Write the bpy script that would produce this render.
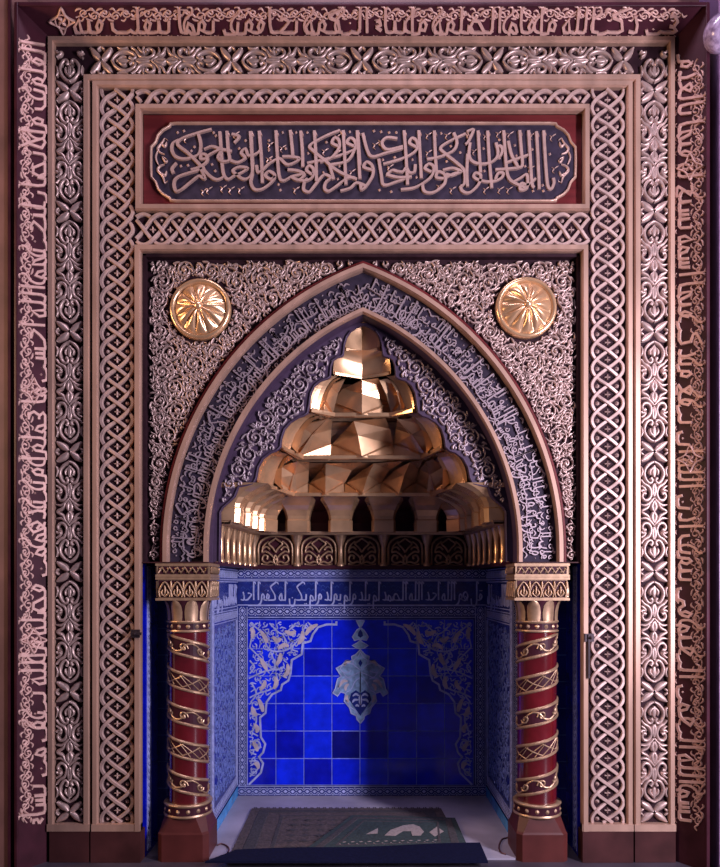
import bpy, math, random
from math import sin, cos, pi, sqrt, atan2, radians, hypot
random.seed(7)
sc = bpy.context.scene
for o in list(bpy.data.objects):
    bpy.data.objects.remove(o)

# ------------------------------------------------------------------ scale: 170 px of the photograph = 1 m on the mihrab front (plane Y = 0)
S = 1 / 170.0
D = 4.2                      # camera distance from the front
CX, HY = 362.0, 585.0        # vanishing point
ZC = 275 * S                 # eye height
# ------------------------------------------------------------------ camera
cam = bpy.data.cameras.new('camera')
camo = bpy.data.objects.new('camera', cam)
sc.collection.objects.link(camo)
camo.location = (0, -D, ZC)
camo.rotation_euler = (pi / 2, 0, 0)
cam.sensor_width = 36
cam.lens = 714 / 867 * 36
cam.shift_x = -2 / 867
cam.shift_y = 151.5 / 867
cam.clip_start = 0.05
sc.camera = camo
# ------------------------------------------------------------------ world, lights, exposure
wd = bpy.data.worlds.new('world')
sc.world = wd
wd.use_nodes = True
wn = wd.node_tree.nodes
wn['Background'].inputs[0].default_value = (0.24, 0.22, 0.42, 1)
wn['Background'].inputs[1].default_value = 0.17


def area(name, loc, target, size, size_y, power, col):
    l = bpy.data.lights.new(name, 'AREA')
    l.shape = 'RECTANGLE'
    l.size, l.size_y = size, size_y
    l.energy = power
    l.color = col
    o = bpy.data.objects.new(name, l)
    sc.collection.objects.link(o)
    o.location = loc
    dx, dy, dz = [target[i] - loc[i] for i in range(3)]
    o.rotation_euler = (atan2(hypot(dx, dy), -dz), 0, atan2(dy, dx) - pi / 2)
    return o


area('window_light', (3.6, -3.1, 2.45), (-0.2, 0.4, 2.1), 0.4, 2.4, 400, (0.90, 0.81, 1.0))
area('side_lamp_light', (-4.6, -1.3, 3.4), (1.4, 0, 2.6), 0.5, 1.6, 130, (1.0, 0.62, 0.36))
area('ceiling_light', (0.0, -1.3, 7.0), (0, 0, 3.4), 2.4, 0.7, 120, (0.90, 0.74, 0.98))
sc.view_settings.view_transform = 'Standard'
sc.view_settings.look = 'None'
sc.view_settings.gamma = 1
sc.view_settings.use_curve_mapping = False
sc.view_settings.exposure = 0.0


# ------------------------------------------------------------------ materials
def mat(name, col, rough=0.5, metal=0.0, var=0.25, scale=18.0, bump=0.0, coat=0.0, spec=0.5, col2=None, stretch=(1, 1, 1)):
    m = bpy.data.materials.new(name)
    m.use_nodes = True
    nt = m.node_tree
    b = nt.nodes['Principled BSDF']
    tc = nt.nodes.new('ShaderNodeTexCoord')
    mp = nt.nodes.new('ShaderNodeMapping')
    mp.inputs['Scale'].default_value = stretch
    nz = nt.nodes.new('ShaderNodeTexNoise')
    nz.inputs['Scale'].default_value = scale
    nz.inputs['Detail'].default_value = 5
    nt.links.new(tc.outputs['Object'], mp.inputs[0])
    nt.links.new(mp.outputs[0], nz.inputs['Vector'])
    cr = nt.nodes.new('ShaderNodeValToRGB')
    c2 = col2 or tuple(c * (1 - var) for c in col)
    c1 = col if col2 else tuple(min(1, c * (1 + var)) for c in col)
    cr.color_ramp.elements[0].position = 0.3
    cr.color_ramp.elements[1].position = 0.7
    cr.color_ramp.elements[0].color = (*c2, 1)
    cr.color_ramp.elements[1].color = (*c1, 1)
    nt.links.new(nz.outputs['Fac'], cr.inputs[0])
    nt.links.new(cr.outputs[0], b.inputs['Base Color'])
    b.inputs['Roughness'].default_value = rough
    b.inputs['Metallic'].default_value = metal
    b.inputs['Specular IOR Level'].default_value = spec
    b.inputs['Coat Weight'].default_value = coat
    b.inputs['Coat Roughness'].default_value = 0.12
    if bump:
        bp = nt.nodes.new('ShaderNodeBump')
        bp.inputs['Strength'].default_value = bump
        bp.inputs['Distance'].default_value = 0.004
        nt.links.new(nz.outputs['Fac'], bp.inputs['Height'])
        nt.links.new(bp.outputs[0], b.inputs['Normal'])
    return m


M = dict(
    rose=mat('rose_gilt_carving', (0.46, 0.325, 0.285), 0.40, 0.5, 0.2, 30),
    strap=mat('rose_gilt_strapwork', (0.44, 0.30, 0.26), 0.5, 0.25, 0.15, 30),
    mould=mat('rose_gilt_moulding', (0.43, 0.265, 0.195), 0.4, 0.4, 0.2, 12, stretch=(1, 1, .2)),
    ground=mat('dark_burgundy_ground', (0.022, 0.008, 0.012), 0.7, 0, 0.3, spec=.12),
    navy_ground=mat('dark_indigo_ground', (0.028, 0.020, 0.034), 0.7, 0, 0.3, spec=.12),
    red=mat('red_lacquered_wood', (0.105, 0.014, 0.015), 0.4, 0, 0.3, 6, spec=.25, stretch=(.4, 1, 3)),
    board=mat('burgundy_lacquer_board', (0.042, 0.010, 0.017), 0.45, 0, 0.3, 8, spec=.15),
    plum=mat('plum_painted_plate', (0.050, 0.026, 0.058), 0.55, 0, 0.2),
    plinth=mat('dark_mahogany_plinth', (0.050, 0.016, 0.016), 0.5, 0, 0.3, 6, spec=.15),
    gold=mat('burnished_gold', (0.70, 0.43, 0.235), 0.25, 0.66, 0.25, 7, bump=0.1),
    gold2=mat('old_gold_carving', (0.42, 0.27, 0.165), 0.4, 0.6, 0.2, 30),
    kufic=mat('rose_gilt_script', (0.52, 0.32, 0.27), 0.5, 0.25, 0.15, 30),
    script=mat('pale_gilt_script', (0.47, 0.31, 0.26), 0.42, 0.45, 0.12, 30),
    ascript=mat('lilac_gilt_script', (0.40, 0.31, 0.33), 0.42, 0.45, 0.12, 30),
    colred=mat('red_marble_shaft', (0.095, 0.006, 0.009), 0.12, 0, 0.35, 7, coat=0.9),
    colbase=mat('red_brown_wood_base', (0.075, 0.017, 0.015), 0.42, 0, 0.3, 5, spec=.25),
    tile_a=mat('cobalt_tile', (0.002, 0.012, 0.62), 0.16, 0, 0.25, 9, coat=0.3),
    tile_b=mat('royal_blue_tile', (0.004, 0.022, 0.75), 0.16, 0, 0.25, 9, coat=0.3),
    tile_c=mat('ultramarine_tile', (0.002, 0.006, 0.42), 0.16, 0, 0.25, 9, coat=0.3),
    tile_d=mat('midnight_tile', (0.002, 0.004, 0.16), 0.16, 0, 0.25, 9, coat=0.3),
    grout=mat('pale_blue_grout', (0.17, 0.22, 0.68), 0.6),
    tile_bg=mat('indigo_glazed_border', (0.012, 0.022, 0.17), 0.2, 0, 0.3, 14, coat=0.2),
    tile_mid=mat('slate_blue_glaze', (0.03, 0.06, 0.28), 0.2, 0, 0.3, 10, coat=0.2),
    slate=mat('dull_blue_glaze', (0.14, 0.19, 0.48), 0.3),
    pale=mat('pale_lavender_glaze', (0.33, 0.36, 0.62), 0.35),
    cream=mat('dusty_cream_glaze', (0.46, 0.38, 0.42), 0.35),
    sky=mat('pale_blue_glaze', (0.19, 0.29, 0.47), 0.3, 0, .4, 30),
    turq=mat('turquoise_glaze', (0.02, 0.24, 0.55), 0.25, 0, 0.4, 10, coat=0.2),
    marble=mat('lilac_grey_marble', (0.33, 0.30, 0.37), 0.4, 0, 0.25, 3),
    floor=mat('dark_floor', (0.05, 0.04, 0.055), 0.4, 0, 0.3, 5),
    wall=mat('brown_plaster', (0.14, 0.065, 0.055), 0.6, 0, 0.25, 5),
    wallp=mat('purple_painted_stone', (0.13, 0.07, 0.16), 0.5, 0, 0.25, 5),
    mauve=mat('mauve_moulding', (0.30, 0.17, 0.30), 0.45),
    rug_a=mat('faded_brown_rug', (0.060, 0.042, 0.044), 0.95, 0, 0.45, 60, bump=0.6),
    rug_b=mat('dark_rug_border', (0.035, 0.030, 0.036), 0.95, 0, 0.4, 70, bump=0.6),
    rug_c=mat('dark_green_rug', (0.016, 0.030, 0.034), 0.95, 0, 0.4, 70, bump=0.6),
    rug_d=mat('rug_pale_wool', (0.24, 0.20, 0.20), 0.95, 0, 0.2, 70),
    rug_e=mat('rug_teal_wool', (0.06, 0.16, 0.17), 0.95, 0, 0.2, 70),
    navy=mat('navy_felt', (0.005, 0.006, 0.024), 0.9, 0, 0.2, 60, bump=0.3, spec=.08),
    cable=mat('brown_cable', (0.10, 0.035, 0.035), 0.5),
    iron=mat('dark_iron', (0.05, 0.035, 0.04), 0.45, 0.7),
    globe=mat('mottled_mauve_glass', (0.50, 0.40, 0.58), 0.2, 0, 0.2, 45, coat=0.4, col2=(0.17, 0.11, 0.20)),
)


# ------------------------------------------------------------------ helpers
def W(x, y, d=0.0):
    return ((x - CX) * S, -d * S, (860 - y) * S)


def WP(x, y, Y):
    k = (D + Y) / D
    return ((x - CX) * S * k, Y, ZC + (HY - y) * S * k)


PROF = dict(
    round=[(-.5, 0), (-.36, .7), (0, 1), (.36, .7), (.5, 0)],
    flat=[(-.5, 0), (-.40, 1), (.40, 1), (.5, 0)],
    mould=[(-.5, 0), (-.5, .65), (-.34, 1), (.34, 1), (.5, .65), (.5, 0)],
    step=[(-.5, 0), (-.5, .55), (-.2, .6), (-.1, 1), (.1, 1), (.2, .6), (.5, .55), (.5, 0)],
    paint=[(-.5, 0), (-.5, 1), (.5, 1), (.5, 0)],
)


def catmull(p, n=5):
    if len(p) < 3:
        return list(p)
    q = [p[0]] + list(p) + [p[-1]]
    out = []
    for i in range(1, len(q) - 2):
        for k in range(n):
            t = k / n
            out.append(tuple(0.5 * ((2 * q[i][a]) + (-q[i - 1][a] + q[i + 1][a]) * t
                                    + (2 * q[i - 1][a] - 5 * q[i][a] + 4 * q[i + 1][a] - q[i + 2][a]) * t * t
                                    + (-q[i - 1][a] + 3 * q[i][a] - 3 * q[i + 1][a] + q[i + 2][a]) * t ** 3) for a in range(len(q[i]))))
    out.append(tuple(p[-1]))
    return out


class MB:
    def __init__(s):
        s.v, s.f, s.m = [], [], []

    def poly(s, pts, mi=0):
        b = len(s.v)
        s.v += [tuple(p) for p in pts]
        s.f.append(tuple(range(b, b + len(pts))))
        s.m.append(mi)

    def box(s, x0, x1, y0, y1, z0, z1, mi=0):
        b = len(s.v)
        s.v += [(x0, y0, z0), (x1, y0, z0), (x1, y1, z0), (x0, y1, z0), (x0, y0, z1), (x1, y0, z1), (x1, y1, z1), (x0, y1, z1)]
        for f in ((0, 3, 2, 1), (4, 5, 6, 7), (0, 1, 5, 4), (1, 2, 6, 5), (2, 3, 7, 6), (3, 0, 4, 7)):
            s.f.append(tuple(b + i for i in f))
            s.m.append(mi)

    def pbox(s, x0, x1, y0, y1, d0, d1, mi=0):      # box on the front in photo pixels, depth d0..d1 px proud of the front
        a, c = W(x0, y1, d0), W(x1, y0, d1)
        s.box(a[0], c[0], min(a[1], c[1]), max(a[1], c[1]), a[2], c[2], mi)

    def grid(s, rows, mi=0, closed=False):
        b = len(s.v)
        n = len(rows[0])
        for r in rows:
            s.v += [tuple(p) for p in r]
        for i in range(len(rows) - 1):
            for j in range(n if closed else n - 1):
                k = (j + 1) % n
                s.f.append((b + i * n + j, b + i * n + k, b + (i + 1) * n + k, b + (i + 1) * n + j))
                s.m.append(mi)

    def ribbon(s, pts, w, h, fn, prof='round', z=0.0, mi=0, closed=False, lift=None, mitre=1.5):
        P = []
        for p in pts:
            if not P or hypot(p[0] - P[-1][0], p[1] - P[-1][1]) > 1e-4:
                P.append(p)
        n = len(P)
        if n < 2:
            return
        pr = PROF[prof]
        k = len(pr)
        b = len(s.v)
        ws = w if isinstance(w, (list, tuple)) else None
        for i in range(n):
            a = P[i - 1] if (i or closed) else None
            c = P[(i + 1) % n] if (i < n - 1 or closed) else None
            ts = []
            for (u, v) in ((a, P[i]), (P[i], c)):
                if u is not None and v is not None:
                    L = hypot(v[0] - u[0], v[1] - u[1]) or 1
                    ts.append(((v[0] - u[0]) / L, (v[1] - u[1]) / L))
            tx = sum(t[0] for t in ts)
            ty = sum(t[1] for t in ts)
            L = hypot(tx, ty) or 1
            tx, ty = tx / L, ty / L
            sc_ = 1.0
            if len(ts) == 2:
                sc_ = min(mitre, 1 / max(0.3, tx * ts[0][0] + ty * ts[0][1]))
            ww = w if ws is None else ws[min(len(ws) - 1, int(round(i / (n - 1) * (len(ws) - 1))))]
            zz = z + (lift[i] if lift else 0)
            for (o, hh) in pr:
                s.v.append(fn(P[i][0] - ty * o * ww * sc_, P[i][1] + tx * o * ww * sc_, zz + hh * h))
        for i in range(n if closed else n - 1):
            i2 = (i + 1) % n
            for j in range(k - 1):
                s.f.append((b + i * k + j, b + i * k + j + 1, b + i2 * k + j + 1, b + i2 * k + j))
                s.m.append(mi)
        if not closed:
            s.f.append(tuple(b + j for j in range(k)))
            s.f.append(tuple(b + (n - 1) * k + j for j in reversed(range(k))))
            s.m += [mi, mi]

    def leaf(s, pts, w, h, fn, z=0.0, mi=0, prof='round'):          # stroke swelling in the middle and tapering to its ends
        c = catmull(pts, 4)
        n = len(c)
        s.ribbon(c, [max(.25, w * sin(pi * (0.08 + 0.86 * i / (n - 1))) ** .7) for i in range(n)], h, fn, prof, z, mi)

    def nib(s, pts, w0, w1, h, fn, z=0.0, mi=0, prof='flat', ang=radians(60), n=5, smooth=True):
        c = catmull(pts, n) if smooth else list(pts)
        h = h * (1 + .22 * ((len(s.v) * 37 % 101) / 101))
        ws = []
        for i in range(len(c)):
            a, b = c[max(0, i - 1)], c[min(len(c) - 1, i + 1)]
            th = atan2(b[1] - a[1], b[0] - a[0])
            ws.append(w0 + (w1 - w0) * abs(sin(th - ang)))
        s.ribbon(c, ws, h, fn, prof, z, mi)

    def dot(s, x, y, r, h, fn, z=0.0, mi=0, rot=0.0, n=4):
        b = len(s.v)
        for k in range(n):
            s.v.append(fn(x + r * cos(rot + 2 * pi * k / n), y + r * sin(rot + 2 * pi * k / n), z))
        s.v.append(fn(x, y, z + h))
        for k in range(n):
            s.f.append((b + k, b + (k + 1) % n, b + n))
            s.m.append(mi)

    def absorb(s, g, mi):
        off = len(s.v)
        s.v += g.v
        s.f += [tuple(i + off for i in f) for f in g.f]
        s.m += [mi] * len(g.f)

    def flat(s, pts, fn, z=0.0, h=0.5, mi=0):                          # flat shape with an edge
        s.poly([fn(p[0], p[1], z + h) for p in pts], mi)
        n = len(pts)
        for i in range(n):
            a, c = pts[i], pts[(i + 1) % n]
            s.poly([fn(a[0], a[1], z), fn(c[0], c[1], z), fn(c[0], c[1], z + h), fn(a[0], a[1], z + h)], mi)

    def lathe(s, prof, cx, cy, n=32, mi=0, rfun=None):
        rows = []
        for (r, z) in prof:
            rows.append([(cx + r * (rfun(2 * pi * k / n, z) if rfun else 1) * cos(2 * pi * k / n), cy + r * (rfun(2 * pi * k / n, z) if rfun else 1) * sin(2 * pi * k / n), z) for k in range(n)])
        s.grid(rows, mi, True)

    def build(s, name, mats, parent=None, smooth=False, label=None):
        if not isinstance(mats, (list, tuple)):
            mats = [mats]
        me = bpy.data.meshes.new(name)
        o0 = (0, 0, 0)
        q = parent
        while q is not None:
            o0 = tuple(o0[i] + q.location[i] for i in range(3))
            q = q.parent
        me.from_pydata([(v[0] - o0[0], v[1] - o0[1], v[2] - o0[2]) for v in s.v], [], s.f)
        for m in mats:
            me.materials.append(m)
        me.polygons.foreach_set('material_index', s.m)
        if smooth:
            me.polygons.foreach_set('use_smooth', [True] * len(s.f))
        me.update()
        o = bpy.data.objects.new(name, me)
        sc.collection.objects.link(o)
        if parent is not None:
            o.parent = parent
        if label:
            o['label'] = label
        return o


def thing(name, label, cat, loc=(0, 0, 0), group=None):
    o = bpy.data.objects.new(name, None)
    o.empty_display_size = 0.1
    sc.collection.objects.link(o)
    o.location = loc
    o['label'] = label
    o['category'] = cat
    if group:
        o['group'] = group
    return o


def tag(o, label, cat, group=None):
    o['label'] = label
    o['category'] = cat
    if group:
        o['group'] = group
    return o


def struct(name, mb, m):
    o = mb.build(name, m)
    o['kind'] = 'structure'
    return o


def fF(d0):                                                          # front plane, photo pixels, base depth d0
    return lambda x, y, c: W(x, y, d0 + c)


def fP(Y):                                                           # plane at depth Y, drawn in the pixels it covers
    return lambda x, y, c: WP(x, y, Y - c * S)


# ------------------------------------------------------------------ script: pen-stroke letters, u runs with the reading direction, y up, ascender = 1
RING = [(.26, .08), (.12, .06), (.07, .2), (.16, .32), (.27, .24), (.28, .08)]
BOWL = [(.14, 0), (.2, -.24), (.38, -.35), (.55, -.24), (.6, .08)]


def sh(p, dx):
    return [(a + dx, b) for a, b in p]


NOJOIN = set('اآأإدذرزوةىءؤ')


def glyph(c, jr, jl):
    """strokes, dots, advance for one letter; jr joined on its right, jl on its left"""
    st, dots = [], []
    pre = [(0, 0)] if jr else []
    up1, up2, up3 = [(0, .55)], [(-.07, .55), (.07, .55)], [(-.08, .53), (.08, .53), (0, .65)]
    dn1, dn2 = [(0, -.2)], [(-.07, -.2), (.07, -.2)]
    if c in 'اأإآ':
        st = [[(0, 0), (.09, .03), (.13, .2), (.13, 1)]] if jr else [[(.1, 1), (.11, .5), (.1, 0)]]
        if c in 'أآ':
            dots = [(.12, 1.12)]
        return st, dots, .25
    if c in 'بتثنيئ' and jl:
        st = [pre + [(.1, .02), (.13, .32)], [(.13, .32), (.15, .03), (.32, 0)]] if jr else [[(.1, .32), (.12, .04), (.2, 0), (.32, 0)]]
        d = {'ب': dn1, 'ت': up2, 'ث': up3, 'ن': up1, 'ي': dn2, 'ئ': up1}[c]
        return st, sh(d, .14), .32
    if c in 'بتث':
        st = [(pre or [(.03, .3)]) + [(.08, .05), (.2, 0), (.55, 0), (.68, .08), (.7, .27)]]
        d = {'ب': dn1, 'ت': up2, 'ث': up3}[c]
        return st, [(a + .35, b - (.2 if b > 0 else 0)) for a, b in d], .8
    if c == 'ن':
        return [(pre + [(.1, .02)] if jr else [(.1, .28)]) + BOWL], [(.36, .12)], .7
    if c in 'يى':
        st = [(pre or [(.3, .3), (.12, .3)]) + [(.1, .12), (.25, .1), (.32, 0), (.22, -.14), (.28, -.32), (.52, -.38), (.72, -.2), (.74, .05)]]
        return st, (sh(dn2, .45) if c == 'ي' else []), .82
    if c in 'جحخ':
        d = {'ج': [(.25, -.15 if jl else -.12)], 'ح': [], 'خ': [(.2, .55)]}[c]
        if jl:
            st = [[(.34, .36), (.2, .37), (.04, .29), (.2, .13), (.36, .02), (.56, 0)]]
            if jr:
                st.append([(0, 0), (.2, -.02), (.36, .02)])
            return st, d, .56
        st = [[(.42, .33), (.22, .35), (.05, .29), (.26, .12), (.4, -.08), (.34, -.32), (.14, -.4), (0, -.34)]]
        if jr:
            st.append([(0, 0), (.25, .1)])
        return st, d, .52
    if c in 'دذ':
        st = [([(0, 0), (.06, .02)] if jr else []) + [(.17, .44), (.08, .2), (.1, .03), (.2, 0), (.36, .03)]]
        if jr:
            st = [[(0, 0), (.1, .03)], [(.17, .44), (.08, .2), (.1, .03), (.2, 0), (.36, .03)]]
        return st, ([(.18, .6)] if c == 'ذ' else []), .42
    if c in 'رز':
        st = [(pre + [(.1, .02)] if jr else [(.1, .2), (.13, .02)]) + [(.18, -.12), (.28, -.24), (.45, -.32)]]
        return st, ([(.15, .38)] if c == 'ز' else []), .36
    if c in 'سش':
        st = [(pre + [(.1, 0), (.12, .28)] if jr else [(.1, .28), (.12, .05)]), [(.12, .28), (.14, .02), (.26, .02), (.28, .26)], [(.28, .26), (.3, .02), (.42, .02), (.44, .25)]]
        d = sh(up3, .28) if c == 'ش' else []
        if jl:
            return st + [[(.44, .25), (.46, 0), (.64, 0)]], d, .64
        return st + [[(.44, .25)] + sh(BOWL, .32)], d, 1.0
    if c in 'صضطظ':
        st = [pre + [(.1, .02), (.3, .3), (.48, .31), (.57, .15), (.46, 0), (.08, 0)]]
        d = [(.4, .5)] if c in 'ضظ' else []
        if c in 'طظ':
            return st + [[(.2, 1), (.2, .1)], [(.5, 0), (.66, 0)]], d, .66
        st.append([(.5, 0), (.6, .04), (.62, .2)])
        if jl:
            return st + [[(.62, .2), (.64, 0), (.78, 0)]], d, .78
        return st + [[(.62, .2)] + sh(BOWL, .5)], d, 1.15
    if c in 'عغ':
        d = [(.2, .58)] if c == 'غ' else []
        if jr:
            st = [[(0, 0), (.14, .03), (.36, .28), (.22, .34), (.08, .28), (.26, .05)] + ([(.5, 0)] if jl else [(.42, -.1), (.34, -.34), (.05, -.4)])]
        else:
            st = [[(.36, .42), (.18, .43), (.08, .29), (.2, .15), (.34, .16)], [(.22, .15), (.1, .05), (.2, 0), (.52, 0)] if jl else [(.22, .15), (.1, .0), (.1, -.25), (.3, -.38), (.5, -.3)]]
        return st, d, .52
    if c in 'فق':
        d = [(.17, .5)] if c == 'ف' else [(.1, .5), (.24, .5)]
        if jl:
            return [pre + [(.2, 0), (.29, .15), (.2, .32), (.09, .23), (.15, .08), (.3, 0), (.42, 0)]], d, .42
        if c == 'ف':
            return [pre + RING, [(.28, .08), (.35, 0), (.75, 0), (.85, .1), (.86, .25)]], d, .95
        return [pre + RING, [(.28, .15)] + sh(BOWL, .14)], d, .85
    if c == 'ك':
        if jl:
            st = [[(.05, .98), (.5, .74), (.46, .6), (.2, .3), (.15, .06), (.3, 0), (.56, 0)]]
            if jr:
                st.append([(0, 0), (.2, .02)])
            return st, [], .56
        return [(pre + [(.1, .02)] if jr else []) + [(.12, 1), (.13, .06), (.25, 0), (.6, 0), (.72, .1)], [(.5, .5), (.35, .42), (.48, .3), (.34, .22)]], [], .8
    if c == 'ل':
        if jl:
            return [([(.0, .0), (.1, .03)] if jr else []) and [(0, 0), (.1, .02)] or [(.1, .04), (.11, .02)], [(.09, 1), (.1, .1), (.16, 0), (.28, 0)]], [], .28
        return [[(0, 0), (.1, .02)] if jr else [(.1, .04), (.11, .02)], [(.09, 1)] + sh(BOWL, -.04)], [], .64
    if c == 'م':
        st = [[(0, 0), (.07, .18), (.2, .24), (.26, .08), (.13, -.05), (0, 0)]]
        if jl:
            return st + [[(.22, 0), (.36, 0)]], [], .36
        return st + [[(.24, .04), (.28, -.15), (.27, -.5)]], [], .36
    if c in 'هة':
        d = [(.08, .48), (.22, .48)] if c == 'ة' else []
        if jl and not jr:
            return [[(.05, 0), (.27, .05), (.42, .3), (.2, .44), (.05, .2), (.26, -.02), (.46, 0)], [(.14, .12), (.3, .22)]], d, .46
        if jl:
            return [[(0, 0), (.15, .27), (.29, .32), (.26, .05), (.15, -.22), (.04, -.1), (.26, 0), (.46, 0)]], d, .46
        return [[(0, 0), (.08, .02), (.13, .34), (.3, .15), (.26, 0), (.1, .0)]], d, .36
    if c in 'وؤ':
        return [pre + RING, [(.28, .15), (.31, -.06), (.43, -.22), (.58, -.27)]], [], .44
    if c == 'ء':
        return [[(.2, .3), (.08, .3), (.05, .2), (.2, .15)], [(.2, .15), (.02, .05)]], [], .26
    if c == 'ﻻ':
        return [[(.42, 1), (.26, .4), (.06, .05), (.2, 0), (.4, .08), (.32, .4), (.06, .95)]], [], .5
    return [], [], .22


def layout(text, kufic=False):
    """strokes and dots of a whole line; returns (strokes, dots, length)"""
    text = text.replace('لا', 'ﻻ')
    u, S_, Dt = 0.0, [], []
    for i, c in enumerate(text):
        if c == ' ':
            u += .14
            continue
        p = text[i - 1] if i else ' '
        n = text[i + 1] if i + 1 < len(text) else ' '
        jr = p not in ' ' and p not in NOJOIN and p != 'ﻻ'
        jl = c not in NOJOIN and c != 'ﻻ' and n not in ' ء'
        st, dd, adv = glyph(c, jr, jl)
        if kufic:
            st = [[(a, b * (1.6 if 0 < b < .6 else (.25 if b < 0 else 1))) for a, b in q] for q in st]
        S_ += [[(a + u, b) for a, b in q] for q in st if len(q) > 1]
        Dt += [(a + u, b) for a, b in dd]
        u += adv
    return S_, Dt, u


def spiral(cx, cy, r, a0, turns, hand, n=14, r1=.15):
    return [(cx + r * (1 - (1 - r1) * t / n) * cos(a0 + hand * turns * 2 * pi * t / n), cy + r * (1 - (1 - r1) * t / n) * sin(a0 + hand * turns * 2 * pi * t / n)) for t in range(n + 1)]


def pack(inside, x0, x1, y0, y1, radii, tries, rng, ov=.93):
    cs = []
    for r in radii:
        for _ in range(tries):
            x, y = rng.uniform(x0, x1), rng.uniform(y0, y1)
            if any(hypot(x - a, y - b) < (r + q) * ov for a, b, q in cs):
                continue
            if all(inside(x + r * cos(k * pi / 4), y + r * sin(k * pi / 4)) for k in range(8)):
                cs.append((x, y, r))
    return cs


def arabesque(mb, cs, fn, w, h, inside, rng, mi=0, prof='round', mx=None):
    """dense vine scrolls: one spiral per packed circle with hooked leaves"""
    def T(p):
        return [(2 * mx - a, b) for a, b in p] if mx is not None else p
    for (x, y, r) in cs:
        a0, hd = rng.uniform(0, 2 * pi), rng.choice((-1, 1))
        if r > 4.6:
            tn = 1.25 if r < 8 else 1.7
            p = spiral(x, y, r * .92, a0, tn, hd, 18 if r > 8 else 12, .18)
            n = len(p)
            mb.ribbon(T(p), [w * (.75 + .35 * i / n) for i in range(n)], h, fn, prof, 0, mi)
            e = p[-1]
            mb.leaf(T([(e[0], e[1]), (x, y), (x - (e[0] - x) * 1.1, y - (e[1] - y) * 1.1)]), w * 1.9, h * 1.15, fn, 0, mi, prof)
            for k in range(int(3 + r / 4)):
                a = a0 + hd * (k + .5) * 2 * pi / int(3 + r / 4)
                q = [(x + r * .9 * cos(a), y + r * .9 * sin(a)), (x + r * .72 * cos(a + hd * .45), y + r * .72 * sin(a + hd * .45)), (x + r * .55 * cos(a + hd * .5), y + r * .55 * sin(a + hd * .5))]
                mb.leaf(T(q), w * 1.15, h, fn, 0, mi, prof)
                q = [(x + r * .9 * cos(a), y + r * .9 * sin(a)), (x + r * 1.12 * cos(a + hd * .25), y + r * 1.12 * sin(a + hd * .25)), (x + (r * 1.1 + 2.5) * cos(a + hd * .5), y + (r * 1.1 + 2.5) * sin(a + hd * .5))]
                if inside(*q[-1]):
                    mb.leaf(T(q), w * 1.15, h, fn, 0, mi, prof)
        else:
            q = [(x + r * cos(a0), y + r * sin(a0)), (x + r * .5 * cos(a0 + .9 * hd), y + r * .5 * sin(a0 + .9 * hd)), (x - r * .9 * cos(a0), y - r * .9 * sin(a0))]
            mb.leaf(T(q), w * 1.35, h, fn, 0, mi, prof)
            q = [(x, y), (x + r * .7 * cos(a0 - 1.4 * hd), y + r * .7 * sin(a0 - 1.4 * hd)), (x + r * cos(a0 - .7 * hd), y + r * sin(a0 - .7 * hd))]
            mb.leaf(T(q), w, h, fn, 0, mi, prof)


# ================================================================== STRUCTURE
mb = MB()
mb.box(-4, 4, -5.2, 1.6, -0.1, 0)
struct('floor', mb, M['floor'])
mb = MB()
mb.box(-4, -219 * S - .02, .06, .36, 0, 5.4)
mb.box(223 * S + .02, 4, .06, .36, 0, 5.4)
mb.box(-219 * S - .02, 223 * S + .02, .06, .10, 605 * S, 5.4)
struct('wall_back', mb, M['wall'])
mb = MB()                                                            # masonry shell round the niche
mb.box(-1.5, 1.5, 1.36, 1.5, 0, 3.8)
mb.box(-1.5, -1.32, .36, 1.36, 0, 3.8)
mb.box(1.32, 1.5, .36, 1.36, 0, 3.8)
mb.box(-1.5, 1.5, .10, 1.5, 3.8, 3.9)
struct('wall_niche', mb, M['wall'])
mb = MB()
mb.box(-2.8, -1.992, -.155, .06, 0, 5.4)
struct('wall_left', mb, M['wall'])
mb = MB()
mb.box(2.012, 2.8, -.155, .06, 0, 5.4)
struct('wall_right', mb, M['wallp'])
mb = MB()
mb.box(2.016, 2.042, -.175, -.155, 0, 5.4)
struct('trim_1', mb, M['mauve'])
mb = MB()
mb.box(-2.0, -1.985, -.17, -.155, 0, 5.4)
struct('trim_2', mb, M['board'])
mb = MB()
mb.box(-.99, .99, .0, 1.26, 0, .012)
struct('floor_niche', mb, M['marble'])

# ================================================================== 1 OUTER INSCRIPTION FRAME (floriated kufic), splayed towards the room
XL0, XL1, XR0, XR1, YT0, YT1 = 15.0, 52.0, 672.0, 710.0, 2.0, 40.0
SPL = 13.0                                                           # px the outer edge stands proud


YO = -.18                                                            # depth of the outer edge, towards the room


def bandpos(v):
    Y = YO * v / 37
    k = (D + Y) / D
    return Y, -(CX - XL1 + v) * S * k, (XR0 - CX + v) * S * k, ZC + (HY - YT1 + v) * S * k


_Y, _XL, _XR, _ZT = bandpos(37)
_Y0, _XL0, _XR0, _ZT0 = bandpos(0)


def _nrm(a, b):
    L = hypot(a, b)
    return a / L, b / L


NS = _nrm(-YO, _XL0 - _XL)           # side boards: normal (x, -y)
NT = _nrm(_ZT - _ZT0, -YO)           # top board: normal (-y, -z)


SLANT = .75                           # the script leans a little along the splay


def lean(v):
    return 1 + SLANT * (YO * v / 37) / D


def fL(u, v, c):       # left board: u down from the top mitre, v outward from the inner edge
    Y, xl, xr, zt = bandpos(v)
    return (xl + NS[0] * c * S, Y - NS[1] * c * S, ZC + (_ZT0 - u * S - ZC) * lean(v))


def fR(u, v, c):       # right board: u up from the floor
    Y, xl, xr, zt = bandpos(v)
    return (xr - NS[0] * c * S, Y - NS[1] * c * S, ZC + (u * S - ZC) * lean(v))


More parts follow.
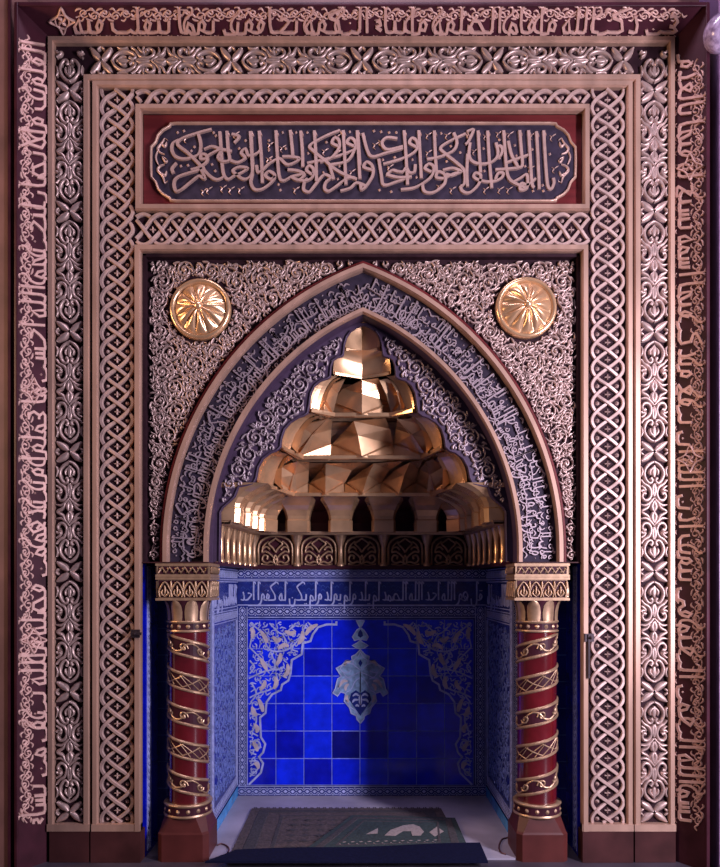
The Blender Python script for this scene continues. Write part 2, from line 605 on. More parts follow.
def fT(u, v, c):       # top board: u leftwards from the right mitre
    Y, xl, xr, zt = bandpos(v)
    return ((_XR0 - u * S) * lean(v), Y - NT[0] * c * S, zt - NT[1] * c * S)


def bL(u, v, c):       # the boards themselves, u from 0 to 1 along their length
    Y, xl, xr, zt = bandpos(v)
    return (xl + NS[0] * c * S, Y - NS[1] * c * S, zt * (1 - u))


def bR(u, v, c):
    Y, xl, xr, zt = bandpos(v)
    return (xr - NS[0] * c * S, Y - NS[1] * c * S, zt * (1 - u))


def bT(u, v, c):
    Y, xl, xr, zt = bandpos(v)
    return (xr + (xl - xr) * u, Y - NT[0] * c * S, zt - NT[1] * c * S)


fr = thing('calligraphy_border', 'outermost splayed burgundy frame with gilded angular kufic script and vines', 'frame', (0, -.02, 0))


def slab(fn, pts, name, mt, par, dep=1.5):
    b = MB()
    b.poly([fn(p[0], p[1], 0) for p in pts])
    b.poly([fn(p[0], p[1], -dep) for p in reversed(pts)])
    for i in range(len(pts)):
        a, c = pts[i], pts[(i + 1) % len(pts)]
        b.poly([fn(a[0], a[1], 0), fn(c[0], c[1], 0), fn(c[0], c[1], -dep), fn(a[0], a[1], -dep)])
    return b.build(name, mt, par)


slab(bL, [(0, 0), (0, 37), (1, 37), (1, 0)], 'side_board', M['board'], fr)
slab(bR, [(0, 0), (0, 37), (1, 37), (1, 0)], 'side_board', M['board'], fr)
slab(bT, [(0, 0), (1, 0), (1, 37), (0, 37)], 'top_board', M['board'], fr)
TX = dict(
    right='بسم الله الرحمن الرحيم في بيوت اذن الله ان ترفع ويذكر فيها اسمه يسبح له فيها بالغدو',
    top='عن ذكر الله واقام الصلوة وايتاء الزكوة يخافون يوما تتقلب فيه',
    left='القلوب والابصار ليجزيهم الله احسن ما عملوا ويزيدهم من فضله والله يرزق من يشاء')
rng = random.Random(3)


def kufic_band(text, fn, u0, u1, base, asc):
    st, dd, L = layout(text, True)
    raw, _, _ = layout(text)
    kx = (u1 - u0) / L
    b, vn = MB(), MB()
    tops = []
    for q in raw:                                                    # tails rise as leafy stems
        a, v = q[-1]
        if v < -.15 and a < L - .3:
            p = catmull([(u0 + x * kx, base + y * asc) for x, y in ((a - .05, .0), (a + .16, .06), (a + .2, .35), (a + .1, .62), (a - .08, .8), (a - .1, .98))], 4)
            b.ribbon(p, [2.8, 2.8, 2.6, 2.4, 2.8], 1.7, fn, 'flat', mitre=1.2)
            tops.append(p[-1][0])
            b.leaf([p[-1], (p[-1][0] + 2, p[-1][1] + 2), (p[-1][0] + 5, p[-1][1] + 1)], 2.6, 1.7, fn)
    for q in st:
        p = [(u0 + a * kx, base + v * asc) for a, v in q]
        b.ribbon(p, 3.1, 1.8 + .4 * rng.random(), fn, 'flat', mitre=1.3)
        for (a, v), (pu, pv) in zip(q, p):
            if v > .9:
                tops.append(pu)
                b.leaf([(pu, pv - 1.5), (pu + 1.5, pv + 1.5), (pu + 4.5, pv + 2)], 2.6, 1.8, fn)
                b.leaf([(pu, pv - 1.5), (pu - 1.2, pv + 1), (pu - 3, pv + 1.6)], 2.0, 1.8, fn)
    for (a, v) in dd:
        b.dot(u0 + a * kx, base + min(v, .95) * asc, 1.7, 1.8, fn)
    # vine running through the upper half, with curled tendrils in the open spans between the ascenders
    u = u0 + 4
    hd = 1
    wave = [(u0 + k * 3.0, base + asc * (.78 + .16 * sin(k * .62))) for k in range(int((u1 - u0) / 3.0))]
    vn.ribbon(wave, 1.5, 1.2, fn)
    while u < u1 - 4:
        near = min([abs(u - t) for t in tops] or [99])
        r = 4.8 if near > 5 else 2.8
        vv = base + asc * (.80 if hd > 0 else .66)
        vn.ribbon(spiral(u, vv, r, rng.uniform(2.5, 3.8), 1.2, hd, 12, .25), [1.5] * 8 + [2.2] * 3, 1.2, fn)
        vn.leaf([(u - r, vv), (u - r - 2.5, vv - 4 * hd), (u - r - 6, vv - 2 * hd)], 2.4, 1.3, fn)
        vn.leaf([(u + r * .4, vv + r * .9 * hd), (u + r + 1, vv + (r + 1.5) * hd * .6), (u + r + 3.5, vv + 2 * hd)], 2.4, 1.3, fn)
        vn.leaf([(u, vv - r * hd), (u + 2.5, vv - (r + 3) * hd), (u + 5.5, vv - (r + 2) * hd)], 2.2, 1.3, fn)
        u += 10.5
        hd = -hd
    # small leaves under the baseline
    u = u0
    while u < u1:
        vn.leaf([(u, base - 3), (u + 2, base - 4.6), (u + 4.5, base - 3.2)], 1.5, 1.1, fn)
        u += rng.uniform(7, 15)
    return b, vn


for key, fn, u0, u1 in (('right', fR, 38, 800), ('top', fT, -6, 598), ('left', fL, 4, 784)):
    b, vn = kufic_band(TX[key], fn, u0, u1, 8, 24)
    b.build('lettering', M['kufic'], fr)
    vn.build('vine_pattern', M['kufic'], fr, True)
# diamond knots where the script turns
for fn, u, v in ((fT, 608, 19), (fR, 690, 19), (fL, 352, 19), (fL, 600, 19), (fR, 400, 19)):
    b = MB()
    R_ = 13
    b.ribbon(catmull([(u - R_, v), (u - 4, v + 5), (u, v + R_), (u + 4, v + 5), (u + R_, v), (u + 4, v - 5), (u, v - R_), (u - 4, v - 5), (u - R_, v)], 3), 2.4, 2.8, fn)
    b.ribbon(spiral(u, v, 7, 0, 1, 1, 16, 1), 1.8, 2.6, fn)
    for k in range(4):
        a = pi / 4 + k * pi / 2
        b.leaf([(u, v), (u + 2.6 * cos(a + .3), v + 2.6 * sin(a + .3)), (u + 5 * cos(a), v + 5 * sin(a))], 3, 2.8, fn)
    b.build('diamond_knot', M['kufic'], fr, True)
for fn in (bL, bR, bT):
    b = MB()
    b.grid([[fn(t, v, c) for v, c in ((34.5, 0), (35, 2.4), (36.2, 3.2), (37, 2.4), (37.6, 0))] for t in (0, 1)])
    b.build('edge_bead', M['board'], fr, True)

# ================================================================== 2 SCROLL FRAME
sf = thing('scroll_frame', 'rose gilt frame carved with hearts, crossed petals and leafy scrolls between two flat mouldings', 'frame', (0, 0, 0))
b = MB()
b.pbox(52, 93, 78, 829, -8, 0)
b.pbox(631, 673, 78, 829, -8, 0)
b.pbox(52, 673, 41, 78, -8, 0)
b.build('ground_board', M['ground'], sf)
for name, e0, e1, e2, e3, w_ in (('moulding', 53, 669.8, 43.5, 829, 6), ('moulding', 88.5, 635.5, 81.5, 829, 6.6)):
    b = MB()
    b.ribbon([(e0, e3), (e0, e2), (e1, e2), (e1, e3)], w_, 7, fF(0), 'mould')
    b.build(name, M['mould'], sf)
for x0, x1 in ((50, 92), (632, 673)):
    b = MB()
    b.pbox(x0, x1, 822, 829, 0, 7.4)
    b.build('bottom_rail', M['mould'], sf)
HALF = [  # right half of one half-period; (points, width)
    ([(1, .6), (5, 4), (8.5, 6.5), (12.6, 9.6)], 5.4), ([(10.5, 3.2), (12.8, 1.5), (13.2, 0)], 2.2),
    ([(0, 10), (4.5, 12.5), (8.6, 17.5), (9.6, 23.5), (7, 29.5), (3.6, 31.5), (1.6, 29), (3.2, 26)], 3.0),
    ([(.4, 15.5), (4, 19.5), (3.4, 23.5)], 2.4), ([(0.2, 14), (.6, 19.5), (.2, 25.5)], 3.2),
    ([(13, 15), (11.6, 19.5), (13, 25)], 2.4),
    ([(13, 28), (10, 32), (4.8, 35.5), (2.8, 42), (5, 47.5), (9.2, 48.5), (11.8, 45), (10.4, 41.5), (8, 42.5)], 3.0),
    ([(13, 34), (9.6, 36.5), (8.4, 39), (11.4, 38.5), (13, 40)], 2.6),
    ([(.2, 32), (1.4, 38), (.2, 45)], 3.6),
    ([(0, 46), (3.2, 50), (8, 53.5), (13, 53)], 2.8), ([(4, 51), (6.5, 56), (11, 58.5), (13, 60)], 2.6),
    ([(0, 49), (2, 55), (0, 60)], 3.6)]


def scroll_run(fn, s0, s1, first, period):
    b = MB()
    k = -1
    while first + k * period < s1 + period:
        c = first + k * period
        q = period / 120.0
        for sy in (1, -1):
            for sx in (1, -1):
                for p, w_ in HALF:
                    pp = [(c + sy * y * q, sx * x) for x, y in p]
                    m_ = sum(a for a, _ in pp) / len(pp)
                    if s0 < min(a for a, _ in pp) and max(a for a, _ in pp) < s1:
                        b.leaf(pp, w_ * 1.35, 4.2, fn) if len(p) < 5 else b.ribbon(catmull(pp, 4), [w_ * 1.0, w_ * 1.25, w_ * 1.25, w_ * 1.1, w_ * 1.4], 4.2, fn)
        k += 1
    return b


scroll_run(lambda s, t, c: W(70.6 + t, s, c), 50, 823, 93, 119.7).build('scroll_pattern', M['rose'], sf, True)
scroll_run(lambda s, t, c: W(653 + t, s, c), 50, 823, 93, 119.7).build('scroll_pattern', M['rose'], sf, True)
scroll_run(lambda s, t, c: W(s, 62.5 + t, c), 78, 646, 102, 130).build('scroll_pattern', M['rose'], sf, True)

# ================================================================== 3 LATTICE FRAME
lf = thing('lattice_frame', 'rose gilt frame of interlaced strapwork lattice with small bosses around both panels', 'frame', (0, 0, 0))
b = MB()
b.pbox(93, 139, 208, 829, -8, 0)
b.pbox(584, 631, 208, 829, -8, 0)
b.pbox(93, 631, 84.8, 109, -8, 0)
b.pbox(139, 584, 210, 253, -8, 0)
b.pbox(93, 139, 109, 208, -8, 0)
b.pbox(584, 631, 109, 208, -8, 0)
b.build('ground_board', M['ground'], lf)
b = MB()
b.ribbon([(97, 829), (97, 87.5), (628, 87.5), (628, 829)], 6, 7, fF(0), 'mould')
b.build('moulding', M['mould'], lf)
b = MB()
b.ribbon([(140, 111.2), (585, 111.2), (585, 210.3), (140, 210.3)], 6, 8, fF(0), 'mould', closed=True)
b.build('moulding', M['mould'], lf)
b = MB()
b.ribbon([(139.3, 829), (139.3, 250.5), (583.5, 250.5), (583.5, 829)], 6.4, 8, fF(0), 'mould')
b.build('moulding', M['mould'], lf)
for x0, x1 in ((94, 142.5), (580.3, 631)):
    b = MB()
    b.pbox(x0, x1, 822, 829, 0, 7.4)
    b.build('bottom_rail', M['mould'], lf)


def lattice(fn, s0, s1, ph, step, A, lo=-99, hi=99):
    b = MB()
    bd = b
    lam = 4 * step
    n = int((s1 - s0) / step * 8)
    for k in range(4):
        seg, lift = [], []
        for i in range(n + 1):
            s = s0 + (s1 - s0) * i / n
            f = ((s - ph) / lam + .125 + k / 4) % 1.0
            t = A * sin(2 * pi * f)
            deg = f * 360
            keys = [(0, 1), (45, -1), (90, 0), (135, 1), (180, -1), (225, 1), (270, 0), (315, -1), (360, 1)]
            for (d0, z0), (d1, z1) in zip(keys, keys[1:]):
                if d0 <= deg <= d1:
                    q = (deg - d0) / (d1 - d0)
                    q = q * q * (3 - 2 * q)
                    z = z0 + (z1 - z0) * q
                    break
            if lo <= t <= hi:
                seg.append((s, t))
                lift.append(.8 * z)
            elif seg:
                if len(seg) > 2:
                    b.ribbon(seg, 3.5, 3.2, fn, 'mould', lift=lift)
                seg, lift = [], []
        if len(seg) > 2:
            b.ribbon(seg, 3.5, 3.2, fn, 'mould', lift=lift)
    j = 0
    while True:
        c = ph + step * (j - 60)
        j += 1
        if c > s1:
            break
        if c < s0 + 2:
            continue
        if lo <= 0 <= hi and lo < -3:
            for a in range(4):
                bd.leaf([(c, 0), (c + 1.6 * cos(a * pi / 2), 1.6 * sin(a * pi / 2)), (c + 3.0 * cos(a * pi / 2), 3.0 * sin(a * pi / 2))], 1.7, 2.2, fn)
        if c + step / 2 < s1 - 2:
            for sg in (-1, 1):
                if lo <= sg * A * .62 <= hi:
                    bd.dot(c + step / 2, sg * A * .62, 2.2, 2.4, fn, n=6)
    return b, bd


for fn, a in ((lambda s, t, c: W(117.6 + t, s, c), (91, 822, 204.5, 17.3, 15.7)),
              (lambda s, t, c: W(607 + t, s, c), (91, 822, 204.5, 17.3, 15.7)),
              (lambda s, t, c: W(s, 230.3 + t, c), (137, 588, 362, 17.4, 15.2)),
              (lambda s, t, c: W(s, 107.2 + t, c), (137, 588, 362, 17.4, 15.2, -99, -1.5))):
    s_, d_ = lattice(fn, *a)
    s_.build('strapwork_lattice', M['strap'], lf, False)

# ---- plinth blocks below the frames
for par, x0, x1, d in ((sf, 52, 92, 7), (sf, 632, 673, 7), (lf, 93, 143, 7.6), (lf, 580, 631, 7.6)):
    b = MB()
    b.pbox(x0 + .4, x1 - .4, 829.4, 859.8, -8, d)
    b.build('plinth', M['plinth'], par)

# ================================================================== 4 INSCRIPTION PANEL
ip = thing('calligraphy_tablet', 'red lacquered panel with a lobed dark cartouche of large gilded cursive script, over the arch', 'panel', W(362, 208))
b = MB()
b.pbox(143.2, 582, 114.3, 207.2, -8, -1)
b.build('backboard', M['red'], ip)
cart = []
for (x, y) in [(177, 124), (171, 124.6), (170, 127), (163, 131), (158.5, 136), (156, 143), (151.5, 148), (151.2, 158)]:
    cart.append((x, y))
half = cart + [(x, 324 - y + 1.6) for x, y in reversed(cart)]
CAR = half + [(726.5 - x, y) for x, y in reversed(half)]
b = MB()
b.flat(CAR, fF(0), -1, 1.2)
b.build('cartouche_ground', M['navy_ground'], ip)
b = MB()
b.ribbon(CAR, 2.6, 3.2, fF(0), 'round', closed=True)
b.build('cartouche_rim', M['mould'], ip, True)
FA, FB, FC, FD = (145, 120), (245, 120), (350, 120), (465, 120)
K6 = 720 / 115.0
TR = [  # pen strokes of the big inscription, traced in enlarged pixels of four neighbouring frames
    (FA, [(665, 78), (670, 200), (676, 310), (660, 360), (620, 376), (580, 352), (552, 322), (590, 300), (642, 308), (605, 335), (560, 355), (522, 376), (497, 352), (486, 300), (477, 180), (470, 80)]),
    (FA, [(497, 362), (450, 380), (400, 350), (340, 280), (270, 212), (207, 160), (228, 126), (320, 92), (420, 65)]),
    (FA, [(345, 295), (376, 370), (340, 358), (300, 385), (232, 440), (197, 450), (184, 405), (210, 362), (330, 322), (376, 300)]),
    (FA, [(335, 90), (350, 150), (345, 210), (310, 236), (240, 250), (192, 232), (170, 192), (178, 152), (215, 130)]),
    (FA, [(385, 250), (352, 250), (358, 222), (388, 230), (388, 268), (340, 302), (290, 318)]),
    (FA, [(372, 190), (420, 172), (475, 188), (545, 202)]), (FA, [(475, 190), (430, 210), (392, 232)]),
    (FA, [(515, 78), (522, 190), (530, 255), (492, 266), (460, 242), (475, 208)]),
    (FA, [(530, 256), (580, 272), (628, 244), (604, 212), (630, 188), (652, 230), (700, 216), (730, 190)]),
    (FA, [(545, 95), (590, 110), (560, 150)]), (FA, [(180, 340), (172, 310), (200, 275)]),
    (FB, [(35, 80), (42, 200), (48, 330), (38, 395), (62, 440), (112, 436), (170, 392), (188, 352), (152, 328), (128, 352), (160, 376), (190, 360)]),
    (FB, [(90, 76), (104, 250), (110, 400)]), (FB, [(195, 74), (205, 250), (216, 360), (242, 386), (290, 362), (340, 350), (370, 345)]),
    (FB, [(285, 72), (296, 180), (300, 232)]), (FB, [(350, 76), (360, 200), (362, 300)]), (FB, [(435, 75), (444, 230), (448, 390)]),
    (FB, [(74, 290), (82, 332), (112, 318), (150, 280), (192, 256), (222, 250), (270, 286), (342, 250), (285, 236), (235, 236)]),
    (FB, [(268, 318), (330, 325), (372, 348), (335, 382), (290, 362)]),
    (FB, [(424, 350), (386, 322), (400, 294), (428, 312), (426, 360), (385, 386), (335, 382)]),
    (FB, [(595, 72), (500, 110), (408, 166), (430, 202), (500, 260), (560, 312), (630, 352), (700, 378)]),
    (FB, [(550, 372), (502, 348), (470, 372), (430, 424), (400, 456), (368, 440), (374, 390), (392, 372)]),
    (FB, [(690, 370), (640, 372), (560, 430), (520, 452), (498, 432), (510, 392), (548, 366)]),
    (FB, [(390, 276), (470, 260), (600, 226), (700, 186)]), (FB, [(530, 286), (548, 350), (556, 378)]),
    (FB, [(585, 172), (546, 152), (560, 120), (588, 134), (588, 184), (540, 244), (470, 270)]),
    (FB, [(685, 172), (640, 150), (656, 120), (686, 136), (688, 186), (640, 262), (540, 285)]),
    (FB, [(615, 74), (624, 230), (632, 412)]), (FB, [(705, 74), (714, 200), (720, 290)]),
    (FC, [(45, 75), (55, 250), (62, 376)]), (FC, [(80, 90), (108, 196), (140, 236), (220, 214), (330, 184)]),
    (FC, [(296, 124), (228, 118), (200, 152), (232, 192), (330, 172)]),
    (FC, [(338, 74), (350, 230), (360, 412)]), (FC, [(415, 176), (372, 152), (386, 120), (416, 140), (416, 192), (340, 242), (208, 282)]),
    (FC, [(430, 74), (440, 260), (446, 372)]), (FC, [(527, 75), (535, 250), (542, 342)]),
    (FC, [(138, 320), (86, 302), (104, 270), (140, 296), (142, 352), (100, 420), (72, 440), (66, 400)]),
    (FC, [(100, 420), (40, 400), (0, 432), (-60, 450)]),
    (FC, [(180, 250), (196, 350), (212, 412), (290, 392), (385, 360)]), (FC, [(225, 348), (300, 366), (385, 362)]),
    (FC, [(230, 348), (262, 322), (300, 330), (330, 330), (352, 306), (370, 336), (402, 330), (408, 286)]),
    (FC, [(318, 442), (400, 430), (470, 392), (514, 350), (522, 300), (490, 282), (468, 310), (508, 332)]),
    (FC, [(452, 400), (462, 450), (500, 462), (545, 446), (592, 400), (592, 350), (550, 330), (540, 366), (586, 372)]),
    (FC, [(590, 372), (640, 345), (692, 330), (640, 308), (580, 320)]), (FC, [(692, 330), (640, 352), (600, 345)]),
    (FC, [(722, 92), (620, 140), (565, 182), (600, 222), (660, 270), (712, 322), (716, 400), (690, 420)]),
    (FC, [(480, 252), (550, 240), (640, 202), (668, 150), (648, 88)]),
    (FD, [(80, 75), (90, 250), (96, 335)]), (FD, [(140, 75), (150, 250), (166, 432)]),
    (FD, [(240, 74), (250, 220), (262, 340), (292, 392), (380, 432)]), (FD, [(340, 74), (350, 200), (356, 290), (326, 304)]),
    (FD, [(395, 74), (406, 250), (416, 402), (430, 430)]), (FD, [(445, 80), (454, 250), (462, 440)]),
    (FD, [(490, 74), (500, 250), (514, 412), (538, 436), (554, 400), (550, 370)]), (FD, [(15, 220), (10, 330), (14, 424)]),
    (FD, [(-30, 420), (-20, 448), (10, 462), (45, 448), (86, 402), (96, 352), (62, 338), (56, 366), (100, 386), (160, 392), (220, 372), (238, 342), (206, 338), (188, 380)]),
    (FD, [(30, 150), (24, 230), (50, 270), (110, 282), (170, 266), (204, 222), (192, 150)]),
    (FD, [(190, 250), (222, 226), (232, 188), (214, 168), (190, 182)]),
    (FD, [(268, 140), (290, 230), (326, 300), (300, 310), (188, 318)]), (FD, [(250, 276), (320, 250), (392, 226)]),
    (FD, [(292, 398), (340, 372), (384, 350), (386, 430), (344, 442), (348, 404), (392, 412), (440, 372)]),
    (FD, [(10, 80), (50, 70), (20, 140), (0, 160)])]
bA = MB()
bS = bA
fi = fF(0.3)
for (ox, oy), p in TR:
    q = [(ox + a / K6, oy + c / K6) for a, c in p]
    tall = max(c for _, c in p) - min(c for _, c in p) > 150 and abs(p[0][0] - p[-1][0]) < 120
    bA.nib(q, 2.1, 3.7, 2.0, fi, ang=radians(150))
    if p[0][1] < 95:
        bA.leaf([(q[0][0], q[0][1]), (q[0][0] + 1.4, q[0][1] + 2.2), (q[0][0] + 2.6, q[0][1] + 4.6)], 2.2, 2.0, fi)
for F, pts in ((FA, [(205, 80), (245, 70), (430, 80), (445, 100), (310, 170), (290, 195), (225, 290), (270, 285), (420, 280), (440, 320), (590, 180), (630, 130)]),
               (FB, [(150, 130), (150, 190), (160, 250), (235, 80), (255, 180), (320, 80), (390, 80), (395, 210), (490, 330), (580, 370), (590, 290), (210, 405), (222, 440), (510, 140), (655, 75)]),
               (FC, [(150, 70), (195, 75), (245, 80), (290, 80), (205, 250), (280, 235), (185, 440), (258, 450), (390, 250), (415, 360), (605, 260), (570, 85), (630, 165), (690, 205), (240, 300)]),
               (FD, [(115, 180), (215, 125), (310, 160), (120, 320), (215, 240), (420, 185), (485, 410), (490, 445), (425, 445), (320, 225), (375, 290), (530, 215)])):
    for a, c in pts:
        bA.dot(F[0] + a / K6, F[1] + c / K6, 1.7, 1.9, fi, rot=.3)
for F, pts in ((FA, [(550, 85), (380, 430), (350, 440), (580, 430), (240, 110), (470, 420), (520, 430)]), (FB, [(140, 150), (215, 170), (300, 430), (480, 190), (560, 200), (650, 320), (560, 100), (130, 240)]),
               (FC, [(470, 90), (470, 200), (590, 90), (620, 430), (140, 150), (175, 130), (230, 290), (540, 410)]), (FD, [(110, 95), (260, 85), (190, 80), (400, 90), (525, 100), (110, 430), (200, 430), (255, 430), (540, 300), (390, 300), (40, 190)])):
    for a, c in pts:
        x, y = F[0] + a / K6, F[1] + c / K6
        bS.leaf([(x, y), (x + 2.4, y + 1.6), (x + 1, y + 4), (x + 3, y + 6)], 1.1, 1.2, fi)
        bS.leaf([(x + 3, y + 1), (x + 5, y - .4), (x + 7, y - 1.5)], 1.0, 1.2, fi)
bA.build('lettering', M['script'], ip)
for sg in (1, -1):
    b = MB()
    for q, w_ in (([(165, 139), (162, 144), (158, 149), (160, 153), (165, 155)], 2.6), ([(165, 139), (168, 141)], 1.8), ([(159, 150), (156, 158), (159, 166)], 2.0), ([(167, 160), (163, 158), (166, 163), (168, 161)], 2.0),
                  ([(165, 184), (163, 177), (158, 171), (160, 167), (165, 165)], 2.8), ([(165, 184), (168, 182)], 1.8), ([(162, 174), (165, 176), (167, 172)], 2.6), ([(162, 145), (165, 147), (167, 143)], 2.6)):
        q = [(x if sg > 0 else 726 - x, y) for x, y in q]
        b.leaf(q, w_, 2.0, fi)
    b.build('palmette', M['script'], ip, True)

# ================================================================== 5 ARCH PANEL (spandrels, inscription band, archivolts)
AX, AXM, AY = 467.0, 259.0, 550.0      # centres of the two arcs


def arcx(R, y):
    return AX - (sqrt(max(0, R * R - (y - AY) ** 2)) if y < AY else R)


def ytop(R):
    return AY - sqrt(R * R - (363 - AX) ** 2)


ap = thing('arch_panel', 'arched panel of dense vine carving with pointed cursive inscription band over the niche', 'arch panel', W(363, 562))
b = MB()
yt = ytop(305)
rows = [256, 259, yt] + [yt + (562 - yt) * (k / 40) ** 1.6 for k in range(1, 41)]
for sg in (1, -1):
    def X(x):
        return x if sg > 0 else 726 - x
    g = []
    for y in rows:
        xe = 363 if y <= yt else min(363, arcx(303, y))
        g.append([W(X(143 if sg > 0 else 145.6), y, -6), W(X((143 + xe) / 2), y, -6), W(X(xe), y, -6)])
    b.grid(g)
b.build('spandrel_ground', M['ground'], ap)
for sg in (1, -1):
    b = MB()
    g1, g2 = [], []
    n = 60
    for k in range(n + 1):
        for g, R_ in ((g1, 299), (g2, 262)):
            a1 = math.acos((AX - 363) / R_)
            a = a1 * k / n
            x, y = AX - R_ * cos(a), AY - R_ * sin(a)
            g.append(W(x if sg > 0 else 726 - x, y, -6))
    base = [W(AX - 299 if sg > 0 else 726 - AX + 299, 562, -6)], [W(AX - 262 if sg > 0 else 726 - AX + 262, 562, -6)]
    b.grid([base[0] + g1, base[1] + g2])
    b.build('band_ground', M['navy_ground'], ap)


def arcpath(R, n=48, base=562):
    a1 = math.acos((AX - 363) / R)
    L = [(AX - R, base)] + [(AX - R * cos(a1 * k / n), AY - R * sin(a1 * k / n)) for k in range(n + 1)]
    return L + [(726 - x, y) for x, y in reversed(L[:-1])]


b = MB()
b.ribbon(arcpath(301.5), 5.8, 12, fF(-8), 'mould')
b.build('archivolt', M['mould'], ap)
b = MB()
b.ribbon(arcpath(306.2), 3.0, 8, fF(-8), 'mould')
b.build('archivolt_fillet', M['red'], ap)
b = MB()
b.ribbon(arcpath(261), 5.2, 12, fF(-8), 'mould')
b.build('archivolt', M['mould'], ap)
b = MB()                                                              # soffit of the arch back to the tympanum plate
p = arcpath(258.2)
b.grid([[W(x, y, -2) for x, y in p], [W(x, y, -23) for x, y in p]])
b.build('arch_soffit', M['plum'], ap)
for x0, x1 in ((143, 209), (517, 581)):                               # underside of the panel on both sides
    b = MB()
    b.pbox(x0, x1, 562, 563, -50, 3)
    b.build('soffit_board', M['plinth'], ap)
b = MB()
b.pbox(142.8, 146, 256, 562, -8, 1)
b.pbox(577.2, 580.2, 256, 562, -8, 1)
b.pbox(146, 577.2, 254, 257.2, -8, 1)
b.build('inner_fillet', M['ground'], ap)
BC = ((200, 308.5), (526.5, 307))


def in_sp(x, y):
    if not (147.3 < x < 362 and 258.3 < y < 561):
        return False
    if hypot(x - BC[0][0], y - BC[0][1]) < 31:
        return False
    return (x - AX) ** 2 + (min(y, AY) - AY) ** 2 > 308.8 ** 2 and x < AX


rng = random.Random(11)
cs = pack(in_sp, 148, 362, 259, 561, [13, 11, 9.5, 8, 6.5, 5.2, 4.2, 3.2, 2.5, 2.0], 2500, rng, .84)
cs2 = pack(in_sp, 148, 362, 259, 561, [6.5, 4.4, 3.4], 1500, rng, .8)
for sg in (1, -1):
    b = MB()
    arabesque(b, cs, fF(-6), 2.2, 3.6, in_sp, random.Random(5), mx=None if sg > 0 else 362.6)
    arabesque(b, cs2, fF(-6), 1.8, 2.2, in_sp, random.Random(6), mx=None if sg > 0 else 362.6)
    b.build('vine_pattern', M['rose'], ap, True)


def fArc(u, v, c):
    """u: arc length from the right springing up and over, v: outward from the inner edge"""
    Rm = 281.0
    a1 = math.acos((AX - 363) / Rm)
    L = Rm * a1 + 12
    if u <= L:
        a = (u - 12) / Rm
        if a < 0:
            return W(AXM + 264 + v, AY - (u - 12), c - 6)
        x, y = AXM + (264 + v) * cos(a), AY - (264 + v) * sin(a)
        return W(max(x, 363.2), y, c - 6)
    a = (2 * L - u - 12) / Rm
    if a < 0:
        return W(AX - 264 - v, AY - (2 * L - u - 12), c - 6)
    x, y = AX - (264 + v) * cos(a), AY - (264 + v) * sin(a)
    return W(min(x, 362.8), y, c - 6)


LA = 2 * (281 * math.acos((AX - 363) / 281) + 12)


def cursive(mb, text, fn, u0, u1, base, asc, w0, w1, h, mi=0, prof='flat', dotr=None, amp=0.0):
    st, dd, L = layout(text)
    kx = (u1 - u0) / L
    for q in st:
        mb.nib([(u0 + a * kx, base + v * asc + amp * sin(a * 2.1)) for a, v in q], w0, w1, h, fn, 0, mi, prof, n=4, ang=radians(40))
        for (a, v) in q:
            if v > .93:
                uu, vv = u0 + a * kx, base + v * asc + amp * sin(a * 2.1)
                mb.leaf([(uu, vv), (uu - w1 * .8, vv - w1 * .6), (uu - w1 * 1.1, vv - w1 * 1.6)], w1 * .7, h, fn, 0, mi, prof)
    for a, v in dd:
        mb.dot(u0 + a * kx, base + v * asc + amp * sin(a * 2.1), dotr or w1 * .75, h, fn, 0, mi)


b = MB()
T_A = 'قد نرى تقلب وجهك في السماء فلنولينك قبلة ترضاها فول وجهك شطر المسجد الحرام وحيث ما كنتم فولوا وجوهكم شطره'
T_B = 'وان الذين اوتوا الكتاب ليعلمون انه الحق من ربهم وما الله بغافل عما يعملون'
cursive(b, T_A, fArc, 6, LA - 4, 8, 24, 1.0, 1.8, 2.4, amp=1.2)
cursive(b, T_B + ' ' + T_A[:60], fArc, 3, LA - 9, 20, 12, .8, 1.5, 2.0, amp=1.5)
cursive(b, T_A[30:] + ' ' + T_B, fArc, 8, LA - 5, 6.5, 11, .8, 1.4, 2.0, amp=1.2)
rng = random.Random(21)
u = 4
while u < LA - 6:
    if abs(u - LA / 2) > 8:
        for v in (rng.uniform(2, 6), rng.uniform(10, 15), rng.uniform(18, 24), rng.uniform(27, 31)):
            k = rng.random()
            if k < .45:
                b.leaf([(u, v), (u + 3, v + 2.2 * rng.choice((-1, 1))), (u + 6, v + .5)], 1.5, 1.6, fArc, 0, 0, 'flat')
            elif k < .7:
                b.ribbon(spiral(u + 1, min(30, max(3, v)), 2.4, k * 20, 1.0, 1, 8, .4), 1.1, 1.6, fArc, 'flat')
            else:
                b.dot(u, v, 1.1, 1.4, fArc)
    u += 5.6
b.build('lettering', M['ascript'], ap)

